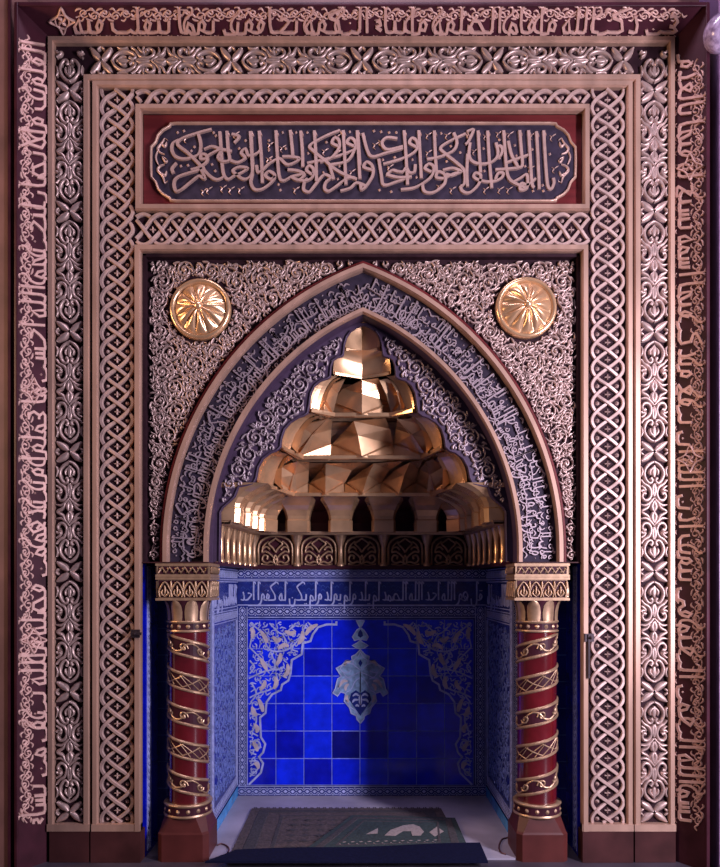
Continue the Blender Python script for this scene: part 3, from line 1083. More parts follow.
# ================================================================== 6 BOSSES
for i, (bx, by) in enumerate(BC):
    o = thing('fluted_boss', ('round gold fluted boss in the left spandrel above the arch', 'round gold fluted boss in the right spandrel above the arch')[i], 'boss', W(bx, by, 0), 'fluted bosses on the arch panel')

    def fB(r, a, c, bx=bx, by=by):
        return W(bx + r * cos(a), by + r * sin(a), -5.5 + c)
    b = MB()
    n = 64
    b.grid([[fB(r, 2 * pi * k / n, c) for k in range(n)] for r, c in ((30.6, 0), (30.6, 4), (29.8, 6), (28.2, 7), (26.6, 6.2), (25.4, 4.2))], 0, True)
    b.build('rim', M['gold'], o, True)
    b = MB()
    n = 144
    rows = []
    for k in range(15):
        r = 25.6 * (1 - k / 14) + 3.4 * (k / 14)
        t = (r - 3.4) / 22.2
        env = sin(pi * min(1, t * 1.0)) ** .6 if 0 < t < 1 else 0
        rows.append([fB(r, 2 * pi * j / n, 4 + 9.5 * (1 - t ** 1.7) + 4.0 * env * (abs(cos(6 * 2 * pi * j / n / 2 * 2 + .3)) ** .7 - .6)) for j in range(n)])
    b.grid(rows, 0, True)
    b.build('fluted_dome', M['gold'], o, True)
    b = MB()
    b.grid([[fB(r, 2 * pi * k / 24, c) for k in range(24)] for r, c in ((4.2, 12.5), (4.0, 14.5), (2.6, 16.2), (.4, 16.8))], 0, True)
    b.build('centre_knob', M['gold'], o, True)

# ================================================================== 7 TYMPANUM PLATE with stepped opening
YTY = .12
OUT = [(318, 0), (320, 6), (324, 12), (330, 16), (338, 18.5), (348, 19.5), (350, 21), (351, 26), (354, 30), (360, 32), (371, 33), (373, 36), (375, 43), (380, 49), (388, 53), (400, 54.5), (408, 56), (411, 60), (413, 66), (418, 74), (425, 80), (434, 83),
       (443, 84), (447, 88), (449, 94), (455, 102), (464, 107), (475, 109), (481, 112), (482.5, 118), (484, 127), (489, 129), (494, 131), (499, 136), (505, 143), (510, 146), (561, 146.5)]


def out_hw(y):
    if y <= OUT[0][0]:
        return 0
    for (a, p), (c, q) in zip(OUT, OUT[1:]):
        if a <= y <= c:
            return p + (q - p) * (y - a) / (c - a)
    return OUT[-1][1]


tp = thing('tympanum_plate', 'plum pierced plate with stepped lobed edge and gilded scrolls framing the gold vault', 'plate', W(363, 562, -20))
b = MB()
ys = sorted(set([y for y, _ in OUT] + [315.5 + k * 4 for k in range(62)]))
ys = [y for y in ys if 315.5 <= y <= 561]
for sg in (1, -1):
    fr_, bk, ed, ed2 = [], [], [], []
    for y in ys:
        xa = min(363, arcx(259, y))
        xb = 363 - out_hw(y)
        xb = max(xa, xb)
        xa, xb = (xa, xb) if sg > 0 else (726 - xa, 726 - xb)
        fr_.append([W(xa, y, -20), W((xa + xb) / 2, y, -20), W(xb, y, -20), W(xb, y, -23.5)])
    b.grid(fr_)
b.build('plate', M['plum'], tp)
b = MB()
p = [(363 - h, y) for y, h in OUT]
p = p + [(726 - x, y) for x, y in reversed(p[1:])] if False else p
for sg in (1, -1):
    b.ribbon([(x - 1.2 if sg > 0 else 727.2 - x, y) for x, y in p if y > 320], 2.0, 2.0, fF(-20), 'round')
b.build('plate_edge_bead', M['plum'], tp, True)


def in_ty(x, y):
    if y < 328 or y > 520 or x > 352:
        return False
    return x > arcx(256.5, y) and x < 363 - out_hw(y) - 4.5


rng = random.Random(4)
cs = pack(in_ty, 205, 352, 325, 520, [10.5, 9, 7.5, 6.2, 5, 4, 3, 2.2], 2500, rng, .84)
for sg in (1, -1):
    b = MB()
    arabesque(b, cs, fF(-20), 2.1, 3.2, in_ty, random.Random(9), mx=None if sg > 0 else 363)
    b.build('vine_pattern', M['ascript'], tp, True)

# ================================================================== 8 MUQARNAS VAULT
mv = thing('muqarnas_vault', 'gold honeycomb vault of faceted stalactite tiers filling the arch above the tiles', 'vault', (0, .15, 310 * S))
ZE = ZC
CM = .006
#          z_bottom  half-width front, back ; Y front, back
T5 = (ZE + .385, .865, .80, .15, 1.05)
T4 = (ZE + .622, .640, .505, .15, .770)
T3 = (ZE + .832, .488, .420, .15, .500)
T2 = (ZE + 1.062, .318, .208, .15, .300)
T1 = (ZE + 1.283, .175, .10, .14, .215)
T0 = (ZE + 1.428, .108, .06, .135, .175)


def upath(t):
    z, af, ab, yf, yb = t
    return [(-af, yf), (-ab, yb), (ab, yb), (af, yf)]


def lerp3(a, c, t):
    return tuple(a[i] + (c[i] - a[i]) * t for i in range(3))


def tier(name, lo, hi, nmid, phase):
    """a row of cells between the lower edge path lo and the upper one hi; petal apexes at the cell boundaries"""
    zl, zh = lo[0], hi[0] - .004
    pl, ph = upath(lo), upath(hi)
    b = MB()
    VM, FM = .46, .04

    def seg(si, n, phase, s_lo=0.0, s_hi=1.0):
        A, B_ = pl[si], pl[si + 1]
        C, E = ph[si], ph[si + 1]
        L = hypot(B_[0] - A[0], B_[1] - A[1])
        nx, ny = (B_[1] - A[1]) / L, -(B_[0] - A[0]) / L
        if (si == 1 and ny > 0) or (si == 0 and nx < 0) or (si == 2 and nx > 0):
            nx, ny = -nx, -ny
        cw = L * (s_hi - s_lo) / n

        def pt(s, v, f, out=0.0):
            s = s_lo + (s_hi - s_lo) * max(0, min(1, s))
            x0, y0 = A[0] + (B_[0] - A[0]) * s, A[1] + (B_[1] - A[1]) * s
            x1, y1 = C[0] + (E[0] - C[0]) * s, C[1] + (E[1] - C[1]) * s
            return (x0 + (x1 - x0) * f + nx * out, y0 + (y1 - y0) * f + ny * out, zl + (zh - zl) * v)
        aps = [(i + phase) / n for i in range(-1, n + 1)]
        fold, back = min(.06, .26 * cw), min(.06, .26 * cw)
        for i in range(len(aps) - 1):
            s0, s1 = aps[i], aps[i + 1]
            c0, c1 = max(0, s0), min(1, s1)
            if c1 - c0 < 1e-5:
                continue
            sm = (s0 + s1) / 2
            if s0 >= -1e-6:
                e = min(1, sm)
                b.poly([pt(s0, 0, 0, -back), pt(e, 0, 0, fold if sm <= 1 else 0), pt(s0, VM, FM, -back)])
            if s1 <= 1 + 1e-6:
                e = max(0, sm)
                b.poly([pt(e, 0, 0, fold if sm >= 0 else 0), pt(s1, 0, 0, -back), pt(s1, VM, FM, -back)])
            hol = min(.10, .42 * cw)
            e, C, Tm = pt(sm, 0, 0, fold), pt(sm, .60, .46, .01), pt(sm, .95, .93, 0)
            M0, M1, A0, A1 = pt(c0, VM, FM, -back), pt(c1, VM, FM, -back), pt(c0, .84, .42, -back * .8), pt(c1, .84, .42, -back * .8)
            T0_, T1_ = pt(c0, 1, 1), pt(c1, 1, 1)
            if c0 > s0 + 1e-6:                                       # half cells at the ends of a row
                b.poly([e, M1, C]) if sm > 1e-6 else None
            if sm >= c0 - 1e-6:
                b.poly([M0, e, C]) if s0 >= -1e-6 else b.poly([e, C, M0])
                b.poly([M0, C, A0])
                b.poly([A0, C, Tm])
                b.poly([A0, Tm, T0_])
            if sm <= c1 + 1e-6:
                b.poly([M1, C, e])
                b.poly([M1, A1, C])
                b.poly([A1, Tm, C])
                b.poly([A1, T1_, Tm])
            b.poly([T0_, Tm, T1_])
            for sa, sg in ((s0, 1), (s1, -1)):                       # raised edges of a petal
                if not (-1e-6 <= sa <= 1 + 1e-6):
                    continue
                w = s1 - s0
                p0 = [pt(sa, VM, FM, -back), pt(sa + sg * w * .05, VM * .98, FM * .97, -back + .03), pt(sa + sg * w * .5, .02, 0.0, fold + .012), pt(sa + sg * w * .5, -.02, 0, fold)]
                b.poly(p0)

    def lobe(si, s_a, s_b):
        """quarter-round front cell of a side wall, standing behind the plate's lobed edge"""
        A, B_ = pl[si], pl[si + 1]
        C, E = ph[si], ph[si + 1]
        rows = []
        for r in range(13):
            v = r / 12
            row = []
            for k in range(7):
                q = k / 6
                s = s_a + (s_b - s_a) * q
                s = s if si == 0 else 1 - s
                f = 1 - sqrt(max(0, 1 - (v * .998) ** 2.2))
                f = f * (1 - .25 * q) + .25 * q * v
                x0, y0 = A[0] + (B_[0] - A[0]) * s, A[1] + (B_[1] - A[1]) * s
                x1, y1 = C[0] + (E[0] - C[0]) * s, C[1] + (E[1] - C[1]) * s
                sx = -1 if si == 0 else 1
                cv_ = .035 * sin(pi * q) * (1 if v < .45 else 1.0)
                row.append((x0 + (x1 - x0) * f + sx * cv_, y0 + (y1 - y0) * f, zl + (zh - zl) * v))
            rows.append(row)
        b.grid(rows[:6])
        b.grid(rows[5:])
    seg(1, nmid, phase)
    seg(0, 1, .5, .45, 1.0)
    seg(2, 1, .5, 0.0, .55)
    lobe(0, 0, .45)
    lobe(2, 0, .45)
    ln = MB()                                                        # lining behind the cells
    rows = []
    for r in range(9):
        v = r / 8
        f = 1 - sqrt(max(0, 1 - (v * .998) ** 2.2))
        row = []
        for (x0, y0), (x1, y1) in zip(pl, ph):
            x, y = x0 + (x1 - x0) * f, y0 + (y1 - y0) * f
            row.append((x + (.04 if x > 0 else -.04), y + (.13 if y > .2 else 0), zl + (zh - zl) * v))
        rows.append(row)
    ln.grid(rows)
    o = b.build(name, M['gold'], mv)
    ln.build('tier_lining', M['gold2'], mv)
    lip = MB()                                                       # projecting lip along the lower edge
    rows = []
    z, af, ab, yf, yb = lo
    for dz, ins in ((-.008, 0), (-.008, .036), (.014, .042), (.024, .004), (.024, -.01)):
        rows.append([(x, y, zl + dz) for x, y in [(-(af - ins * .3), yf), (-(ab - ins), yb - ins), (ab - ins, yb - ins), (af - ins * .3, yf)]])
    lip.grid(rows)
    lip.build('tier_lip', M['gold'], mv)
    return o


tier('vault_tier', T4, T3, 4, .5)
tier('vault_tier', T3, T2, 2, .5)
tier('vault_tier', T2, T1, 1, 0.0)


# crown: two coved storeys split by a crease, then the pointed hood
def crown(name, lo, zt, hw_t, y_t, crease, round_):
    z, af, ab, yf, yb = lo
    b = MB()
    for sg in (-1, 1):
        rows = []
        for r in range(11):
            v = r / 10
            e = sqrt(max(0, 1 - v ** 3.0)) if round_ else (1 - v ** 2.0)
            row = []
            for k in range(7):
                t = k / 6
                hw = hw_t + (af - hw_t) * e
                ycorner = y_t + (yf - y_t) * e
                ymid = y_t + .004 + (yb + crease - y_t) * e
                row.append((sg * hw * (1 - t), ycorner + (ymid - ycorner) * (t ** .8), z + (zt - z) * v))
            rows.append(row)
        b.grid(rows)
    b.build(name, M['gold'], mv, True)
    lip = MB()
    rows = []
    for dz, ins in ((-.004, 0), (-.004, .012), (.012, .014), (.018, .0)):
        rows.append([(x, y, z + dz) for x, y in [(-(af - ins), yf), (0, yb + crease - ins), (af - ins, yf)]])
    lip.grid(rows)
    lip.build('tier_lip', M['gold'], mv)


crown('crown_cove', T1, T0[0], .10, .14, .03, True)
crown('crown_hood', T0, ZE + 1.625, .0, .125, .03, True)

# brackets under the lowest tier: coved corbels on the back and the side walls
def bracket(cx, cy, nx, ny, sc_=1.0):
    tx, ty = -ny, nx
    z0, z1 = T5[0], T4[0] - .004
    H = z1 - z0
    b = MB()
    rows = []
    for v, hw, f in ((0, .088, .15), (.36, .088, .155), (.39, .083, .15), (.5, .086, .155), (.66, .097, .18), (.80, .115, .225), (.91, .135, .28), (1, .143, .33)):
        hw *= sc_
        z = z0 + H * v
        rows.append([(cx + tx * s * hw + nx * d, cy + ty * s * hw + ny * d, z) for s, d in ((-1, 0), (-1, f * .82), (-.8, f), (.8, f), (1, f * .82), (1, 0))])
    b.grid(rows)
    b.poly(rows[0])
    b.build('corbel', M['gold'], mv)


yb = T5[4]
for x in (-.47, -.157, .157, .47):
    bracket(x, yb + .08, 0, -1)
for sg in (-1, 1):
    for y, s_ in ((.90, .75), (.70, .75), (.50, .75), (.255, 1.05)):
        xw = .80 + (.88 - .80) * (1.1 - y) / .95
        bracket(sg * (xw + .03), y, -sg, 0, s_)
    b = MB()                                                         # diagonal corner corbel
    bracket(sg * .76, yb + .0, -sg * .7071, -.7071, .8)
b = MB()
rows = []
for v, a, y in ((0, .84, 1.2), (.35, .84, 1.2), (.7, .80, 1.16), (.92, .64, .9), (1, .56, .80)):
    z = T5[0] + (T4[0] - T5[0]) * v
    rows.append([(-(a + .08), .15, z), (-a, y, z), (a, y, z), (a + .08, .15, z)])
b.grid(rows)
b.build('corbel_wall', M['board'], mv)
b = MB()
rows = []
for dz, ins in ((0, -.02), (-.003, .075), (.02, .085), (.02, -.02)):
    rows.append([(-(.88 - ins), .15, T5[0] - .01 + dz), (-(.82 - ins), 1.14 - ins, T5[0] - .01 + dz), (.82 - ins, 1.14 - ins, T5[0] - .01 + dz), (.88 - ins, .15, T5[0] - .01 + dz)])
b.grid(rows)
b.build('corbel_shelf', M['gold2'], mv)

# frieze of arched carved panels with colonnettes
ZF0, ZF1 = ZE + .142, T5[0] - .008
b = MB()
b.grid([[(-.93, .15, z), (-.84, 1.22, z), (.84, 1.22, z), (.93, .15, z)] for z in (ZF0, ZF1)])
b.build('frieze_ground', M['board'], mv)
for k in range(5):
    cx = (k - 2) * .328

    def fz(x, y, c, cx=cx):
        return (cx + x * S, 1.218 - c * S, ZF0 + y * S)
    b = MB()
    arch = [(-22, 2)] + [(-22 + 0 * a, 22) for a in (0,)] + [(-22 * cos(a * pi / 10), 22 + 17 * sin(a * pi / 10) ** .8) for a in range(1, 10)] + [(22, 22), (22, 2)]
    b.ribbon(arch, 3.0, 4.5, fz)
    for sg in (-1, 1):
        for q, w_ in (([(0, 3), (6, 6), (12, 4), (17, 8), (15, 14), (10, 13), (11, 9)], 2.6), ([(0, 8), (5, 14), (12, 19), (17, 18), (16, 23), (11, 25), (7, 21)], 2.6),
                      ([(0, 18), (4, 24), (9, 29), (4, 33), (0, 36)], 2.6), ([(2, 2), (9, 1), (18, 3)], 2.2), ([(17, 23), (14, 28), (9, 32)], 2.2)):
            b.ribbon(catmull([(sg * x, y) for x, y in q], 3), w_, 4, fz)
        b.leaf([(0, 2), (sg * 2.4, 8), (0, 15)], 3, 4, fz)
    b.build('frieze_panel', M['gold2'], mv, True)
for k in range(6):
    b = MB()
    cx = (k - 2.5) * .328
    b.lathe([(.030, ZF0), (.030, ZF0 + .02), (.02, ZF0 + .03), (.02, ZF0 + .15), (.034, ZF0 + .19), (.05, ZF1)], cx, 1.2, 10)
    b.build('colonnette', M['gold2'], mv, True)
for sg in (-1, 1):
    for k in range(7):
        y = .2 + k * .15
        b = MB()
        cx = sg * (.93 - .09 * (y - .15) / 1.07 - .012)
        b.lathe([(.026, ZF0), (.026, ZF0 + .02), (.02, ZF0 + .03), (.02, ZF0 + .15), (.03, ZF0 + .19), (.045, ZF1)], cx, y, 10)
        b.build('colonnette', M['gold'], mv, True)
b = MB()
b.grid([[(-(.94 - i), .13, ZF0 + dz), (-(.86 - i), 1.235 - i, ZF0 + dz), (.86 - i, 1.235 - i, ZF0 + dz), (.94 - i, .13, ZF0 + dz)] for dz, i in ((-.02, -.02), (-.02, .035), (.008, .04), (.012, -.02))])
b.build('frieze_base_moulding', M['board'], mv)

# ================================================================== 9 COLUMNS
def column(cxp, hand, label):
    cx, cy = (cxp - CX) * S, .115
    o = thing('engaged_column', label, 'column', (cx, cy, 0), 'columns flanking the niche')
    o['kind'] = 'thing'
    zz = lambda y: (860 - y) * S
    R = .1165
    hb = .150
    b = MB()
    rows = []
    for z, h, ch in ((.0, hb, .03), (zz(833), hb, .03), (zz(831), hb - .006, .032), (zz(817.5), .122, .05)):
        rows.append([(cx + a * h - (ch if a > 0 else -ch) * (1 if e else 0) * 1, cy + c * h - (ch if c > 0 else -ch) * (0 if e else 1), z)
                     for a, c, e in ((-1, -1, 1), (1, -1, 1), (1, -1, 0), (1, 1, 0), (1, 1, 1), (-1, 1, 1), (-1, 1, 0), (-1, -1, 0))])
    b.grid(rows, 0, True)
    b.poly(rows[-1])
    b.build('base', M['colbase'], o)

    def ring(z0, z1, r, name):
        b = MB()
        b.lathe([(r - .02, z0), (r + .006, z0), (r + .008, z0 + .008), (r, z0 + .014), (r, z1 - .014), (r + .008, z1 - .008), (r + .006, z1), (r - .02, z1)], cx, cy, 40)
        m2 = b.build(name, M['gold2'], o, True)
        b = MB()
        b.lathe([(r + .0015, z0 + .015), (r + .0015, z1 - .015)], cx, cy, 40)
        for k in range(14):
            a = 2 * pi * k / 14

            def fc(u, v, c, r=r):
                t = u / r
                return (cx + (r + c) * cos(t), cy + (r + c) * sin(t), v)
            b.dot(a * r, (z0 + z1) / 2, .013, .008, fc, .001, 1, n=8)
        b.build('ring_band', [M['board'], M['gold2']], m2)
    ring(zz(818), zz(805), .136, 'base_ring')
    ring(zz(632.5), zz(621), .120, 'neck_ring')
    b = MB()
    b.lathe([(R, zz(806)), (R, zz(632))], cx, cy, 48)
    b.build('shaft', M['colred'], o, True)
    # spiral band
    z_top, z_bot, pitch = zz(634), zz(804), 34.2 * S
    bw = 15.5 * S
    turns = 5

    def fh(u, v, c):
        """u angle in turns, v across the band"""
        a = hand * 2 * pi * u + phi0
        z = zA - pitch * u + v
        z = max(z_bot, min(z_top, z))
        return (cx + (R + c) * cos(a), cy + (R + c) * sin(a), z)
    phi0 = -pi / 2
    zA = zz(647.5) + pitch * 0
    bs, rb, orn = MB(), MB(), MB()
    N = 40
    u0, u1 = -.45, 4.55
    for a_ in range(int((u1 - u0) * N)):
        ua, ub = u0 + a_ / N, u0 + (a_ + 1) / N
        bs.poly([fh(ua, -bw / 2, .002), fh(ub, -bw / 2, .002), fh(ub, bw / 2, .002), fh(ua, bw / 2, .002)])
        for v in (-bw / 2, bw / 2):
            for (v0, c0), (v1, c1) in (((-.010, .001), (-.004, .009)), ((-.004, .009), (.004, .009)), ((.004, .009), (.010, .001))):
                rb.poly([fh(ua, v + v0, c0), fh(ub, v + v0, c0), fh(ub, v + v1, c1), fh(ua, v + v1, c1)])
    pr = 2 * pi * R

    def fo(x, y, c):
        return fh(x / pr, y, c)
    for t in range(5):
        for q in range(-3, 4):
            c0 = (t + q * .135) * pr
            s_ = .135 * pr / 2
            h = bw * .36
            if t % 2 == 0:
                orn.ribbon(catmull([(c0 - s_, -h * (-1) ** q), (c0 - s_ * .3, -h * .6 * (-1) ** q), (c0 + s_ * .3, h * .6 * (-1) ** q), (c0 + s_, h * (-1) ** q)], 4), .011, .006, fo, z=.002)
                orn.ribbon(spiral(c0, 0, h * .8, 0, 1.2, (-1) ** q, 12, .2), .010, .007, fo, z=.002)
            else:
                orn.ribbon([(c0 - s_, 0), (c0 - s_ * .1, h), (c0 + s_, 0)], .008, .006, fo, z=.002)
                orn.ribbon([(c0 - s_, 0), (c0 - s_ * .1, -h), (c0 + s_, 0)], .008, .006, fo, z=.002)
                orn.ribbon([(c0 - s_ * .4, h), (c0 + s_ * .8, -h)], .007, .006, fo, z=.002)
    sb = bs.build('spiral_band', M['board'], o, True)
    rb.build('band_rib', M['gold2'], sb)
    orn.build('band_pattern', M['gold2'], sb)
    # flared neck with petals
    b = MB()
    prof = [(.112, zz(622)), (.112, zz(618)), (.114, zz(612)), (.120, zz(606)), (.128, zz(602)), (.132, zz(600.5))]
    b.lathe(prof, cx, cy, 40)
    b.build('flared_neck', M['board'], o, True)
    b = MB()
    for k in range(8):
        a0 = 2 * pi * (k + .5) / 8
        rows = []
        for (r, z), w_ in zip(prof, (.30, .33, .34, .30, .20, .06)):
            rows.append([(cx + (r + .004 + .006 * cos(j * pi / 6)) * cos(a0 + w_ * j / 3), cy + (r + .004 + .006 * cos(j * pi / 6)) * sin(a0 + w_ * j / 3), z) for j in range(-3, 4)])
        b.grid(rows)
    b.build('neck_petal_pattern', M['gold2'], o, True)
    # capital
    b = MB()
    hx, hy = 25.5 * S, .118
    z0, z1, z2 = zz(600.5), zz(577), zz(563.2)
    b.box(cx - hx, cx + hx, cy - hy, cy + hy, z0, z1)
    b.box(cx - hx - .006, cx + hx + .006, cy - hy - .006, cy + hy + .006, z1, z2)
    for z in (z0, z1 - .016, z1, z2 - .016):
        b.box(cx - hx - .012, cx + hx + .012, cy - hy - .012, cy + hy + .012, z, z + .014)
    cp = b.build('capital', M['gold2'], o)
    b, g2 = MB(), MB()
    for side in range(4):
        ca, sa = cos(side * pi / 2), sin(side * pi / 2)

        def fk(x, y, c):
            X_, Y_ = x * S * ((hx if side % 2 == 0 else hy) / (27 * S)), -((hy if side % 2 == 0 else hx) + c * S)
            return (cx + X_ * ca - Y_ * sa, cy + X_ * sa + Y_ * ca, z0 + y * S)
        g2.poly([fk(-26, 3, .3), fk(26, 3, .3), fk(26, 20, .3), fk(-26, 20, .3)])
        g2.poly([fk(-26, 26.5, 1.4), fk(26, 26.5, 1.4), fk(26, 34, 1.4), fk(-26, 34, 1.4)])
        for k in (-1.5, -.5, .5, 1.5):
            x0 = k * 13
            b.ribbon(catmull([(x0 - 5, 3.5), (x0 - 6, 10), (x0, 18.5), (x0 + 6, 10), (x0 + 5, 3.5)], 4), 1.7, 2, fk, z=.3)
            for sg in (-1, 1):
                b.leaf([(x0, 4), (x0 + sg * 3.4, 7), (x0 + sg * 2, 11)], 2.2, 2, fk, .3)
            b.leaf([(x0, 6), (x0 + .3, 10), (x0, 15)], 2.2, 2, fk, .3)
            b.leaf([(x0 + 6.5, 19.5), (x0 + 6.7, 15), (x0 + 6.5, 11)], 2.4, 2, fk, .3)
        zg = [(-26 + 4 * i, 27.5 if i % 2 == 0 else 33) for i in range(14)]
        b.ribbon(zg, 1.6, 1.8, fk, z=1.4)
        for i in range(13):
            b.dot(-24 + 4 * i, 31.8 if i % 2 == 0 else 28.6, 1.3, 1.4, fk, 1.4)
    g2.build('capital_ground', M['board'], cp)
    b.build('capital_pattern', M['gold2'], cp, True)


column(183.6, 1, 'red column with gold spiral bands at the left edge of the niche')
column(541.6, -1, 'red column with gold spiral bands at the right edge of the niche')

# ================================================================== 10 TILE PANELS
YB = 1.24
fb = fP(YB)
XN = 124.5                                                            # half-width of the back wall in its own pixels
bp_ = thing('tiled_back_panel', 'blue tiled back wall of the niche with script band, cusped corners and hanging ornament', 'tile panel', (0, YB, .012))
KB = (D + YB) / D
b = MB()
x0, _, z0 = WP(362 - XN, 800, YB)
x1, _, z1 = WP(362 + XN, 566.5, YB)
b.box(x0, x1, YB, YB + .05, .012, ZF0 - .025)
b.build('backing', M['tile_bg'], bp_)
# field tiles
xs = [247.5, 276, 304, 332, 360, 388, 416.5, 444.5, 473.5]
ysr = [619.5, 648.5, 676, 703.5, 731, 758.5, 785]
b = MB()
b.flat([(xs[0], ysr[0]), (xs[-1], ysr[0]), (xs[-1], ysr[-1]), (xs[0], ysr[-1])], fb, 0, .6)
b.build('grout', M['grout'], bp_)
b = MB()
rng = random.Random(8)
dark = {(2, 1): 2, (3, 4): 3, (1, 4): 2, (2, 5): 2, (4, 4): 2, (6, 2): 2, (0, 5): 2, (3, 0): 0, (4, 3): 0}
for i in range(8):
    for j in range(6):
        mi = dark.get((i, j), rng.choice((0, 0, 1, 1, 0)))
        gx = .45
        b.flat([(xs[i] + gx, ysr[j] + gx), (xs[i + 1] - gx, ysr[j] + gx), (xs[i + 1] - gx, ysr[j + 1] - gx), (xs[i] + gx, ysr[j + 1] - gx)], fb, .6, .5, mi)
b.build('field_tiles', [M['tile_a'], M['tile_b'], M['tile_c'], M['tile_d']], bp_)
# borders
def border_row(b, fn, p0, p1, w, mi=0):
    L = hypot(p1[0] - p0[0], p1[1] - p0[1])
    ux, uy = (p1[0] - p0[0]) / L, (p1[1] - p0[1]) / L
    f2 = lambda s, t, c: fn(p0[0] + ux * s - uy * t, p0[1] + uy * s + ux * t, c)
    n = max(2, int(round(L / 7.2)))
    st_ = L / n
    for k in range(n):
        c = (k + .5) * st_
        b.flat([(c - 2.2, 0), (c, 1.9), (c + 2.2, 0), (c, -1.9)], f2, .2, .4, mi)
        for sg in (1, -1):
            b.ribbon([(c - st_ / 2, sg * w * .06), (c - st_ * .2, sg * w * .27), (c + st_ * .2, sg * w * .27), (c + st_ / 2, sg * w * .06)], .7, .4, f2, 'paint', .2, mi)
        b.dot(c + st_ / 2, w * .3, .9, .4, f2, .2, mi)
        b.dot(c + st_ / 2, -w * .3, .9, .4, f2, .2, mi)
    for sg in (1, -1):
        b.ribbon([(0, sg * w * .48), (L, sg * w * .48)], .8, .5, f2, 'paint', .2, mi)


b = MB()
border_row(b, fb, (237.5, 573.5), (486.5, 573.5), 12)
border_row(b, fb, (248, 611.5), (476, 611.5), 12)
border_row(b, fb, (238, 791.5), (486, 791.5), 11)
border_row(b, fb, (242.3, 607), (242.3, 785), 10)
border_row(b, fb, (480.3, 607), (480.3, 785), 10)
b.build('painted_border', M['pale'], bp_)
b = MB()
cursive(b, 'قل هو الله احد الله الصمد لم يلد ولم يولد ولم يكن له كفوا احد', lambda u, v, c: fb(483 - u, 605 - v, c), 0, 243, 5, 18.5, .85, 1.7, .5, prof='paint', dotr=.8)
for sg in (0, 1):
    b.ribbon([(237, 580.8 if sg == 0 else 605), (487, 580.8 if sg == 0 else 605)], .9, .5, fb, 'paint', .1)
lt = b
b = MB()
rng = random.Random(2)
for k in range(52):
    x = 241 + k * 4.7
    for y in (rng.uniform(583, 589), rng.uniform(590, 597)):
        b.ribbon(catmull([(x, y), (x + 2, y - 2), (x + 4, y)], 3), .6, .2, fb, 'paint', .1)
lt.absorb(b, 1)
lt.build('lettering', [M['pale'], M['tile_mid']], bp_)
# cusped corner pieces
KC = 593 / 130.0
CUSP = [(485, 52), (485, 66), (440, 66), (402, 78), (377, 112), (367, 142), (332, 152), (327, 202), (282, 228), (276, 290), (266, 322), (238, 340), (232, 365), (192, 385), (167, 420), (162, 470), (137, 490), (141, 580), (161, 612), (151, 650), (132, 670), (151, 700), (141, 742), (86, 797)]
VINES = [[(90, 60), (140, 100), (180, 180), (250, 185), (300, 150), (330, 100), (350, 60)], [(90, 170), (150, 230), (200, 272), (245, 262)], [(85, 312), (150, 282), (205, 262), (185, 190)], [(90, 400), (130, 380), (190, 360), (215, 330), (210, 290)],
         [(180, 60), (240, 110), (300, 60)], [(240, 110), (260, 150)], [(100, 120), (90, 170)], [(95, 330), (120, 380), (95, 420)], [(88, 470), (120, 490), (110, 540), (90, 560)], [(90, 600), (130, 600), (135, 630), (95, 640)], [(88, 690), (125, 690), (130, 720), (90, 760)],
         [(90, 95), (120, 60)], [(360, 60), (380, 90)], [(280, 180), (310, 190)], [(240, 300), (260, 310)], [(90, 230), (110, 260), (90, 290)], [(100, 560), (128, 575)], [(92, 650), (120, 660)]]
LEAVES = [[(140, 95), (160, 125), (170, 150)], [(250, 95), (280, 108), (300, 95)], [(310, 155), (330, 130), (330, 95)], [(220, 178), (245, 160), (270, 165)], [(210, 250), (228, 225), (230, 195)], [(140, 220), (155, 250), (170, 275)], [(245, 305), (265, 280), (262, 245)],
          [(200, 360), (212, 330), (205, 305)], [(135, 365), (155, 345), (160, 320)], [(130, 405), (145, 440), (150, 465)], [(100, 440), (110, 470), (125, 480)], [(105, 600), (120, 625), (125, 645)], [(110, 700), (125, 705), (130, 725)], [(345, 115), (365, 85), (400, 66)], [(95, 80), (105, 100), (100, 130)], [(195, 120), (215, 140), (235, 130)], [(110, 520), (125, 540), (120, 560)]]
for sg in (1, -1):
    def cv(p):
        q = [(230 + a / KC, 610 + c / KC) for a, c in p]
        return q if sg > 0 else [(721 - x, y) for x, y in q]
    b, g2 = MB(), MB()
    b.ribbon(cv(CUSP), 2.0, .8, fb, 'paint', 1.1)
    for v in VINES:
        b.ribbon(catmull(cv(v), 4), 1.5, .6 + .1 * rng.random(), fb, 'paint', 1.1)
    for lfp in LEAVES:
        g2.leaf(cv(lfp), 4.4, .8, fb, 1.1, prof='paint')
    nf = len(g2.f)
    off = len(b.v)
    b.v += g2.v
    b.f += [tuple(i + off for i in f) for f in g2.f]
    b.m += [1] * nf
    cus = [(230 + a / KC, 610 + c / KC) for a, c in CUSP]

    def in_c(x, y):
        if not (248.5 < x < 336 and 621 < y < 783):
            return False
        for (xa, ya), (xb, yb_) in zip(cus[1:], cus[2:]):
            if ya <= y <= yb_ or yb_ <= y <= ya:
                if x > xa + (xb - xa) * (y - ya) / ((yb_ - ya) or 1e-6) - 2:
                    return False
        return True
    cc = pack(in_c, 248, 336, 620, 784, [7, 5.5, 4.7, 3.4, 2.4], 900, random.Random(12), .9)
    arabesque(b, cc, lambda x, y, c: fb(x, y, c + .9), 1.05, .5, in_c, random.Random(2), 0, 'paint', None if sg > 0 else 360.5)
    b.build('cusped_corner_border', [M['pale'], M['cream']], bp_)
